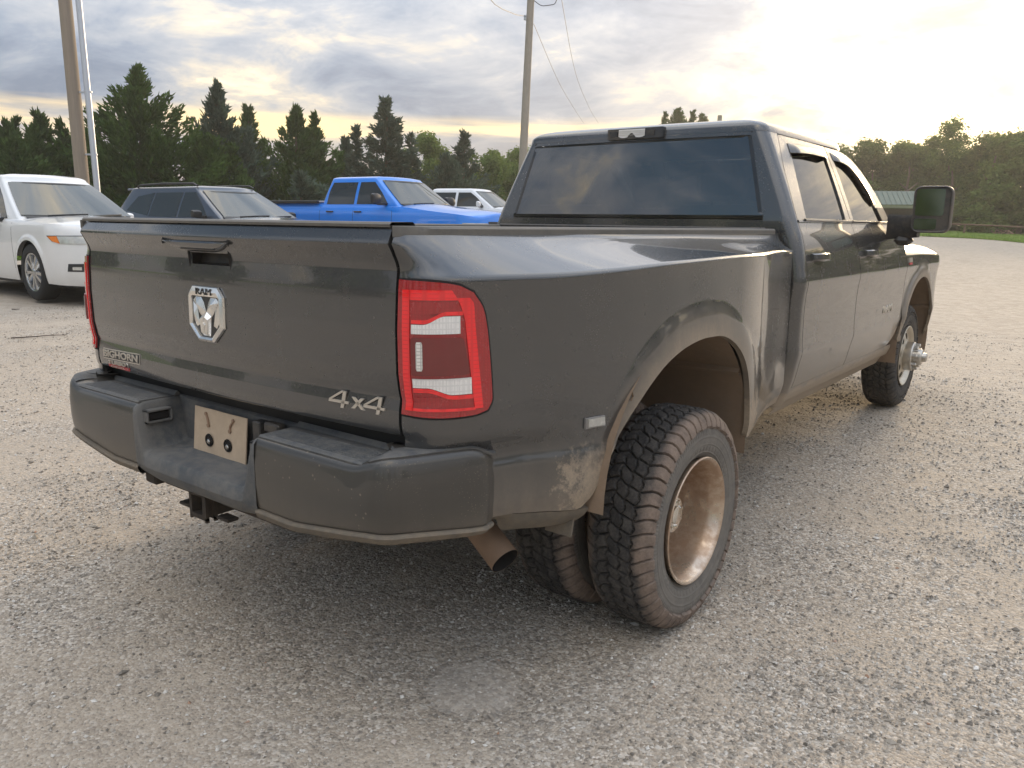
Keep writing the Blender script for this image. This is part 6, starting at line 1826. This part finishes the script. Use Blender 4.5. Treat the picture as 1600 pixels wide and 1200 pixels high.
class Car:
    """a vehicle built on a rounded-rectangle plan with a height-dependent inset"""
    def __init__(s, name, label, cat, origin, az, group, L, Wd, paint, zs, rf=.42, rr=.30, bow=.16, side=None, nose=None):
        s.root = thing(name, label, cat, origin, -az, group)
        s.L, s.W, s.paint, s.zs = L, Wd, MAT[paint], zs
        s.rf, s.rr, s.bow = rf, rr, bow
        s.side, s.nose = side, nose
        s.q1 = Wd - rr; s.q2 = s.q1 + rr * math.pi / 2; s.q3 = s.q2 + (L - rf - rr); s.q4 = s.q3 + rf * math.pi / 2; s.q5 = s.q4 + Wd - rf
    def qy(s, y): return s.q2 + (y + s.L / 2 - s.rr)
    def S(s, q, z, off=0.0):
        q, z = np.broadcast_arrays(np.asarray(q, float), np.asarray(z, float))
        h = s.L / 2
        a1 = np.clip((q - s.q1) / s.rr, 0, math.pi / 2); a2 = np.clip((q - s.q3) / s.rf, 0, math.pi / 2)
        x = np.where(q < s.q1, q, np.where(q < s.q2, s.W - s.rr + s.rr * np.sin(a1), np.where(q < s.q3, s.W, np.where(q < s.q4, s.W - s.rf + s.rf * np.cos(a2), s.W - s.rf - (q - s.q4)))))
        y = np.where(q < s.q1, -h, np.where(q < s.q2, -h + s.rr - s.rr * np.cos(a1), np.where(q < s.q3, -h + s.rr + (q - s.q2), np.where(q < s.q4, h - s.rf + s.rf * np.sin(a2), h))))
        nx = np.where(q < s.q1, 0, np.where(q < s.q2, np.sin(a1), np.where(q < s.q3, 1, np.where(q < s.q4, np.cos(a2), 0))))
        ny = np.where(q < s.q1, -1, np.where(q < s.q2, -np.cos(a1), np.where(q < s.q3, 0, np.where(q < s.q4, np.sin(a2), 1))))
        si = spl(*s.side, z); fi = spl(*s.nose, z)
        wf = np.clip((q - s.q3) / (s.q4 - s.q3), 0, 1); wf = wf * wf * (3 - 2 * wf)
        ins = si * (1 - wf) + fi * wf - off
        u = np.clip(x / s.W, -1, 1)
        y = y + s.bow * (1 - u * u) * (y > 0) * np.clip((y - (h - 1.0)) / 1.0, 0, 1) - .05 * (1 - u * u) * (y < -h + .6)
        return np.stack([x - nx * ins, y - ny * ins, z], -1)
    def body(s, bottom, top, arches, n=150, nv=26, crown=.05):
        """bottom/top: (y or ('q', q), z) lists; arches: (y, z, r)"""
        Q = np.linspace(0, s.q5, n + 1)
        for ay, azz, r in arches:
            Q = np.concatenate([Q, s.qy(ay) + r * np.cos(np.linspace(.03, math.pi - .03, 26))])
        Q = np.unique(Q)
        tq = lambda lst: (np.array([p[0] for p in lst]), np.array([p[1] for p in lst]))
        zb = np.interp(Q, *tq(bottom)); zt = spl(*tq(top), Q)
        for ay, azz, r in arches:
            d = (Q - s.qy(ay)) / r
            zb = np.where(np.abs(d) < 1, np.maximum(zb, azz + r * np.sqrt(np.clip(1 - d * d, 0, 1))), zb)
        v = np.linspace(0, 1, nv + 1)
        Zg = zb[:, None] + (zt - zb)[:, None] * v[None]
        P = s.S(Q[:, None], Zg)
        # flared lips at the wheel openings
        for ay, azz, r in arches:
            dd = np.hypot(Q[:, None] - s.qy(ay), Zg - azz)
            P[..., 0] += .018 * sstep(dd, r + .09, r + .03)
        T = P[:, -1]
        u = np.linspace(1, -1, 15)
        top_g = np.stack([np.stack([T[:, 0] * k, T[:, 1] + 0 * k, T[:, 2] + crown * (1 - k * k) * np.clip(T[:, 0] / (.5 * s.W), 0, 1)], -1) for k in u], 1)
        m = MB()
        m.grid(P); m.grid(P * np.array([-1, 1, 1])); m.grid(top_g)
        b = m.build('body', s.paint, s.root, 45, weld=True)
        s.bodyo = b
        m = MB()
        for ay, azz, r in arches:
            for sd in (1, -1):
                th = np.linspace(-.3, math.pi + .3, 20)
                m.grid(np.array([[(sd * x, ay + (r + .02) * math.cos(a), azz + (r + .02) * math.sin(a)) for x in (s.W - .06, s.W - .5)] for a in th]))
                m.grid(np.array([[(sd * (s.W - .42), ay + k * (r + .02) * math.cos(a), azz + k * (r + .02) * math.sin(a)) for k in (1, 0)] for a in th]))
        m.box((-s.W * .8, -s.L / 2 + .25, s.zs - .02), (s.W * .8, s.L / 2 - .3, s.zs + .08))
        m.build('underside', MAT['car_plastic'], s.root, 40)
        return b
    def patch(s, poly, name, mat, off=.004, t=.01, parent=None, sides=(1, -1), nu=10, nv=6):
        """poly: four corners (q, z): lower-left, lower-right, upper-right, upper-left"""
        a, b, c, d = poly
        G = coons([a, b], [d, c], [a, d], [b, c], nu, nv)
        P = s.S(G[..., 0], G[..., 1], off)
        for sd in sides:
            MB().panel(P * np.array([sd, 1, 1]), t, P.mean((0, 1)) * np.array([sd, 1, 0])).build(name, MAT[mat], parent or s.bodyo, 30)
    def house(s, z0, z1, w0, w1, yr0, yr1, yf1, yf0, rad=.12, bowf=.14, bowr=.03, roof=.06):
        s.h = (z0, z1, w0, w1, yr0, yr1, yf1, yf0, bowf, bowr)
        Z = np.linspace(z0 - .04, z1, 14)
        rings = []
        for z in Z: rings.append(s.ring(z, rad))
        P = np.array(rings).transpose(1, 0, 2)
        m = MB(); m.grid(P, wrap=True)
        rm = P[:, -1]
        yc0, yc1 = yr1 + .5, yf1 - .5
        sp_ = np.stack([np.zeros(len(rm)), np.clip(rm[:, 1], min(yc0, yc1), max(yc0, yc1)), rm[:, 2]], 1)
        Q = []
        for k in [1, .985, .96, .92, .86, .78, .65, .45, .25, .03]:
            q = sp_ + (rm - sp_) * k; q[:, 2] += roof * (1 - k ** 4) ** .5; Q.append(q)
        m.grid(np.stack(Q, 1), wrap=True)
        s.cab = m.build('cabin', s.paint, s.root, 50, weld=True)
    def hw(s, z):
        z0, z1, w0, w1 = s.h[:4]; t = (np.asarray(z) - z0) / (z1 - z0)
        return w0 + (w1 - w0) * t + .012 * np.sin(np.clip(t, 0, 1) * math.pi)
    def ring(s, z, rad, n=8):
        z0, z1, w0, w1, yr0, yr1, yf1, yf0, bf, br = s.h
        t = (z - z0) / (z1 - z0)
        w = float(s.hw(z)); yr = yr0 + (yr1 - yr0) * t; yf = yf0 + (yf1 - yf0) * t
        pts = []
        for x in np.linspace(0, w - rad, n): pts.append((x, yr - br * (1 - (x / w) ** 2)))
        for a in np.linspace(0, math.pi / 2, 7)[1:]: pts.append((w - rad + rad * math.sin(a), yr + rad - rad * math.cos(a)))
        for y in np.linspace(yr + rad, yf - rad * .6, 14)[1:]: pts.append((w, y))
        for a in np.linspace(0, math.pi / 2, 7)[1:]: pts.append((w - rad * .6 + rad * .6 * math.cos(a), yf - rad * .6 + rad * .6 * math.sin(a)))
        for x in np.linspace(w - rad * .6, 0, n)[1:]: pts.append((x, yf + bf * (1 - (x / (w - rad * .6)) ** 2)))
        pts = np.array(pts); left = (pts[1:-1] * [-1, 1])[::-1]
        al = np.concatenate([pts, left])
        return np.concatenate([al, np.full((len(al), 1), z)], 1)
    def screen(s, t0=.05, t1=.93, k0=.90, k1=.90, mat='screen_glass', rear=False, name='windshield'):
        z0, z1, w0, w1, yr0, yr1, yf1, yf0, bf, br = s.h
        rows = []
        for t in np.linspace(t0, t1, 9):
            z = z0 + (z1 - z0) * t; w = float(s.hw(z)) - .07; kk = k0 + (k1 - k0) * t
            y = (yr0 + (yr1 - yr0) * t) if rear else (yf0 + (yf1 - yf0) * t); bb = -br if rear else bf
            rows.append([(w * kk * u * 1.04, y + bb * (1 - (kk * u) ** 2) + (-.012 if rear else .012), z + .006) for u in np.linspace(-1, 1, 19)])
        MB().panel(np.array(rows), .008, (0, -1 if rear else 1, .4)).build(name, MAT[mat], s.cab, 30)
    def wipers(s):
        z0, z1, w0, w1, yr0, yr1, yf1, yf0, bf, br = s.h
        def pt(x, t, d):
            z = z0 + (z1 - z0) * t; w = float(s.hw(z)) - .07
            return (x, yf0 + (yf1 - yf0) * t + bf * (1 - (x / w) ** 2) + d, z + d * .6)
        for x0, x1 in ((.55, -.02), (-.08, -.62)):
            MB().tube([pt(x0, .055, .03), pt((x0 + x1) / 2, .085, .03), pt(x1, .10, .03)], .011, 6).build('wiper', MAT['car_plastic'], s.cab, 40)
        rows = [[pt(x * .80, t, .018) for t in (.0, .035, .07)] for x in np.linspace(-1, 1, 17)]
        MB().panel(np.array(rows), .008, (0, 1, .4)).build('cowl_strip', MAT['car_plastic'], s.cab, 30)
        # interior mirror and dark band at the top of the screen
        rows = [[pt(x * .60, t, .017) for t in (.865, .90)] for x in np.linspace(-1, 1, 9)]
        MB().panel(np.array(rows), .004, (0, 1, .4)).build('screen_band', MAT['car_plastic'], s.cab, 30)
    def window(s, poly, name='window', mat='car_glass', sides=(1, -1)):
        B, T, Lf, Rt = poly
        G = coons(B, T, Lf, Rt, 12, 8)
        P = np.stack([s.hw(G[..., 1]) + .006, G[..., 0], G[..., 1]], -1)
        for sd in sides:
            MB().panel(P * np.array([sd, 1, 1]), .008, (sd, 0, 0)).build(name, MAT[mat], s.cab, 30)
    def wheels(s, pos, r, w, spokes=10, dark=False):
        ty, rim = car_wheel_meshes(r, w, spokes, dark)
        for y in pos:
            for sd in (1, -1):
                o = link('wheel', rim, s.root, (sd * (s.W - w * .5 - .015), y, r)); o.rotation_euler = (.4 * y, 0, 0 if sd > 0 else math.pi)
                link('tyre', ty, o)
    def mirror(s, y, z, mat=None, size=(.20, .12, .15), out=.06):
        for sd in (1, -1):
            m = MB(); x = s.W - .02
            w_, d_, h_ = size
            x0 = x + out
            P = []
            for k, e in ((0, .80), (.35, 1.0), (.75, 1.0), (1, .78)):
                P.append([(x0 + w_ * k, y + d_ * e * cy_ * .5 + .03 * k, z + h_ * .5 + h_ * e * cz_ * .5) for cy_, cz_ in ((-1, -.6), (-.6, -1), (.5, -1), (1, -.3), (.9, .6), (.3, 1), (-.7, 1), (-1, .7))])
            P = np.array(P); m.grid(P, wrapv=True); m.add(P[0], [tuple(range(8))]); m.add(P[-1], [tuple(range(8))])
            (m if sd > 0 else m.mirror()).build('door_mirror', mat or s.paint, s.bodyo, 40)
            m = MB(); m.box((x - .08, y - .03, z - .01), (x0 + .06, y + .05, z + .05), .01)
            (m if sd > 0 else m.mirror()).build('mirror_stalk', MAT['car_plastic'], s.bodyo, 30)
    def handles(s, ys, z, mat=None):
        for y in ys:
            for sd in (1, -1):
                x = float(s.S(s.qy(y), z)[0])
                m = MB(); m.box((x - .005, y - .10, z - .014), (x + .035, y + .10, z + .014), .012)
                (m if sd > 0 else m.mirror()).build('door_handle', mat or s.paint, s.bodyo, 30)
    def seams(s, ys, z0, z1):
        for y in ys:
            q = s.qy(y)
            P = s.S(np.array([[q - .004], [q + .004]]), np.linspace(z0, z1, 10)[None], .0015)
            for sd in (1, -1): MB().grid(P * np.array([sd, 1, 1])).build('door_seam', MAT['seal_and_shade'], s.bodyo, 0)

def origin(point, lx, ly, az):
    """world origin that puts the local point (lx, ly) at the given world point"""
    hv = np.array([math.sin(az), math.cos(az)]); rv = np.array([math.cos(az), -math.sin(az)])
    p = np.array(point) - hv * ly - rv * lx
    return (p[0], p[1], float(ground_z(p[0], p[1])))
GV = 'vehicles parked nose-out in a row'

# ---- white SUV ---------------------------------------------------
c = Car('suv', 'white SUV at the far left with dark alloy wheel, amber corner lamp and clear headlight', 'SUV', (-10.65, 3.97, float(ground_z(-10.65, 3.97))), RAD(88.6), GV, 5.08, .965, 'paint_white', .22, rf=.50, rr=.35, bow=.13,
        side=([.2, .32, .50, .75, .92, 1.0, 1.06, 1.10], [.075, .035, .012, .0, .004, .016, .040, .075]), nose=([.2, .30, .42, .62, .80, .95, 1.03, 1.10], [.10, .05, .02, .03, .045, .085, .16, .30]))
Q = c.qy
c.body([(0, .45), (c.q2, .42), (Q(-1.9), .27), (Q(2.0), .25), (c.q4, .22), (c.q5, .21)], [(0, 1.06), (c.q2, 1.065), (Q(-1.5), 1.085), (Q(1.0), 1.085), (Q(1.6), 1.060), (c.q3 + .1, 1.035), (c.q4, 1.02), (c.q5, 1.025)], [(1.53, .385, .43), (-1.51, .385, .43)], crown=.075)
c.house(1.09, 1.66, .90, .66, -2.42, -2.22, .18, 1.18, roof=.085, bowf=.24, rad=.16)
c.screen(.09, .90, 1.0, 1.0)
c.wipers(); c.screen(.2, .9, rear=True, name='rear_window', mat='car_glass')
c.window(([(-.02, 1.10), (.78, 1.10)], [(-.02, 1.58), (.13, 1.58)], [(-.02, 1.10), (-.02, 1.58)], [(.78, 1.10), (.42, 1.40), (.13, 1.58)]))
c.window(([(-.96, 1.10), (-.07, 1.10)], [(-.96, 1.58), (-.07, 1.58)], [(-.96, 1.10), (-.96, 1.58)], [(-.07, 1.10), (-.07, 1.58)]))
c.window(([(-1.95, 1.12), (-1.02, 1.10)], [(-1.75, 1.54), (-1.02, 1.58)], [(-1.95, 1.12), (-1.75, 1.54)], [(-1.02, 1.10), (-1.02, 1.58)]))
c.wheels((1.53, -1.51), .385, .27, 10)
c.mirror(.62, 1.06, None, (.17, .12, .14), .0); c.handles((-.12, -1.05), .93); c.seams((1.0, -.02, -.98), .36, 1.04)
z0, z1 = .755, .895
c.patch([(c.q3 + .16, z0 + .055), (c.q4 + .20, z0), (c.q4 + .20, z1), (c.q3 + .06, z1 - .01)], 'headlight_bezel', 'car_plastic', .006)
c.patch([(c.q3 + .28, z0 + .030), (c.q4 + .18, z0 + .014), (c.q4 + .18, z1 - .014), (c.q3 + .24, z1 - .016)], 'headlight', 'lens_clear', .011)
c.patch([(c.q3 + .17, z0 + .058), (c.q3 + .275, z0 + .030), (c.q3 + .235, z1 - .016), (c.q3 + .085, z1 - .022)], 'corner_lamp', 'lens_amber', .012)
c.patch([(c.q4 + .21, z0 + .0), (c.q5, z0 + .0), (c.q5, z1 - .01), (c.q4 + .21, z1)], 'grille', 'car_plastic', .006)
c.patch([(c.q3 + .34, .425), (c.q4 + .02, .420), (c.q4 + .02, .530), (c.q3 + .36, .525)], 'fog_lamp_recess', 'car_plastic', .005)
c.patch([(c.q3 + .41, .445), (c.q3 + .52, .444), (c.q3 + .52, .485), (c.q3 + .41, .485)], 'fog_lamp', 'lens_clear', .010)
c.patch([(c.q3 + .58, .444), (c.q3 + .69, .444), (c.q3 + .69, .485), (c.q3 + .58, .485)], 'fog_lamp', 'lens_clear', .010)
c.patch([(c.q4 + .20, .30), (c.q5, .30), (c.q5, .53), (c.q4 + .26, .53)], 'lower_grille', 'car_plastic', .005)
c.patch([(c.q4 + .30, .58), (c.q5, .58), (c.q5, .70), (c.q4 + .30, .70)], 'plate_recess', 'car_plastic', .004)

c.root.scale = (.911, .911, .979)

# ---- dark SUV ----------------------------------------------------
c = Car('suv', 'dark slate blue SUV with black roof rails and tinted windows, second in the row', 'SUV', (-11.98, 7.83, float(ground_z(-11.98, 7.83))), RAD(87), GV, 4.62, .92, 'paint_slate', .25, rf=.50, rr=.40, bow=.14,
        side=([.2, .32, .50, .75, .90, .98, 1.04, 1.08], [.075, .035, .012, .0, .006, .020, .045, .08]), nose=([.2, .30, .42, .62, .80, .92, 1.0, 1.08], [.10, .05, .02, .03, .05, .10, .18, .32]))
Q = c.qy
c.body([(0, .45), (c.q2, .42), (Q(-1.8), .28), (Q(1.8), .28), (c.q4, .25), (c.q5, .25)], [(0, 1.04), (c.q2, 1.05), (Q(-1.3), 1.05), (Q(.9), 1.035), (Q(1.5), 1.01), (c.q3 + .1, .97), (c.q4, .95), (c.q5, .95)], [(1.36, .36, .41), (-1.33, .36, .41)], crown=.07)
c.house(1.03, 1.60, .855, .625, -2.28, -1.98, .15, 1.12, roof=.07, bowf=.20)
c.screen(.06, .93, .97, .97); c.wipers(); c.screen(.2, .9, rear=True, name='rear_window', mat='car_glass')
c.window(([(-.16, 1.06), (.70, 1.06)], [(-.16, 1.53), (.16, 1.53)], [(-.16, 1.06), (-.16, 1.53)], [(.70, 1.06), (.42, 1.33), (.16, 1.53)]))
c.window(([(-1.08, 1.07), (-.22, 1.06)], [(-1.05, 1.53), (-.22, 1.53)], [(-1.08, 1.07), (-1.05, 1.53)], [(-.22, 1.06), (-.22, 1.53)]))
c.window(([(-1.85, 1.18), (-1.13, 1.08)], [(-1.60, 1.46), (-1.10, 1.53)], [(-1.85, 1.18), (-1.60, 1.46)], [(-1.13, 1.08), (-1.10, 1.53)]))
c.wheels((1.36, -1.33), .36, .25, 10)
c.mirror(.62, 1.05, MAT['car_plastic'], (.18, .12, .14), .02); c.handles((-.25, -1.15), .90); c.seams((.9, -.19, -1.1), .34, 1.0)
c.patch([(c.q3 + .35, .72), (c.q4 + .1, .70), (c.q4 + .1, .82), (c.q3 + .25, .83)], 'headlight', 'lens_clear', .008)
c.patch([(c.q4 + .12, .50), (c.q5, .48), (c.q5, .80), (c.q4 + .12, .80)], 'grille', 'car_plastic', .006)
for sd in (1, -1):
    m = MB().tube([(sd * .60, y, 1.60 + h) for y, h in ((-1.75, .045), (-1.65, .085), (-.9, .105), (0, .095), (.05, .075), (.12, .05))], .020, 8); m.build('roof_rail', MAT['car_plastic'], c.cab, 40)
c.root.scale = (1.061, 1.061, .985)
m = MB(); m.box((-.55, -2.22, 1.58), (.55, -1.92, 1.63), .02); m.build('roof_spoiler', c.paint, c.cab, 30)

# ---- pickups -----------------------------------------------------
def pickup(label, pnt, az, sc, paint_, hgt, mirrors, towing, cap, wl=.0, L=5.85):
    c = Car('pickup_truck', label, 'pickup truck', (*pnt, float(ground_z(*pnt))), az, GV, L, .985, paint_, .38, rf=.34, rr=.14, bow=.13,
            side=([.3, .45, .62, .90, 1.10, 1.20, 1.27, 1.33], [.06, .03, .008, .0, .006, .022, .05, .085]), nose=([.3, .45, .62, .85, 1.05, 1.15, 1.24, 1.33], [.08, .03, .02, .03, .05, .085, .15, .26]))
    Q = c.qy; ya, yr_ = 1.92, -1.68
    c.body([(0, .55), (c.q2, .52), (Q(-2.4), .48), (Q(-1.2), .42), (Q(1.4), .42), (c.q4, .42), (c.q5, .42)], [(0, 1.36), (c.q2, 1.36), (Q(-1.12), 1.365), (Q(-.95), 1.33), (Q(.9), 1.30), (Q(1.2), 1.29), (Q(2.0), 1.21), (c.q3 + .05, 1.15), (c.q4, 1.10), (c.q5, 1.10)], [(ya, .41, .47), (yr_, .41, .47)], crown=.09)
    c.house(1.31, hgt - .055, .895, .70, -1.00, -.86, .45, 1.16, roof=.06, bowf=.17, rad=.10)
    zt = hgt - .13
    c.screen(.05, .93, .97, .97); c.wipers(); c.screen(.12, .88, rear=True, name='rear_window', mat='car_glass')
    c.window(([(.02, 1.345), (.86, 1.345)], [(.02, zt), (.40, zt)], [(.02, 1.345), (.02, zt)], [(.86, 1.345), (.66, 1.57), (.40, zt)]))
    c.window(([(-.82, 1.345), (-.06, 1.345)], [(-.74, zt), (-.06, zt)], [(-.82, 1.345), (-.80, 1.60), (-.74, zt)], [(-.06, 1.345), (-.06, zt)]))
    c.wheels((ya, yr_), .41, .27, 10)
    c.mirror(.80, 1.33, mirrors, (.24, .14, .22) if towing else (.20, .12, .16), .10 if towing else .06)
    c.handles((-.66, .12), 1.19, MAT['car_plastic'] if towing else None); c.seams((1.02, -.02, -.96), .50, 1.29)
    c.patch([(c.q3 + .20, .84), (c.q4 + .16, .82), (c.q4 + .16, .99), (c.q3 + .14, .99)], 'headlight', 'lens_clear', .008)
    c.patch([(c.q4 + .18, .72), (c.q5, .72), (c.q5, 1.02), (c.q4 + .18, 1.02)], 'grille', 'car_plastic', .008)
    c.patch([(c.q3 + .1, .44), (c.q5, .44), (c.q5, .62), (c.q3 + .1, .62)], 'bumper', 'chrome', .02)
    m = MB(); m.box((-.91, -L / 2 + .06, 1.375), (.91, -1.02, 1.415), .015); m.build('bed_cover' , MAT[cap], c.root, 30)
    m = MB()
    for sd in (1, -1): m = MB(); m.box((sd * .93 - .04, -L / 2 + .06, 1.36), (sd * .93 + .04, -1.03, 1.425), .012); m.build('bed_rail', MAT['car_plastic'], c.root, 30)
    c.root.scale = sc
    return c
pickup('bright blue crew pickup with tan bed cover and black towing mirrors, third in the row', (-10.68, 10.91), RAD(85), (1.014, 1.014, .986), 'paint_blue', 1.93, MAT['car_plastic'], True, 'tonneau')
pickup('white pickup half hidden by the grey truck cab, farthest in the row', (-13.45, 16.9), RAD(74), (.99, .99, .962), 'paint_white_b', 1.88, None, False, 'car_plastic')
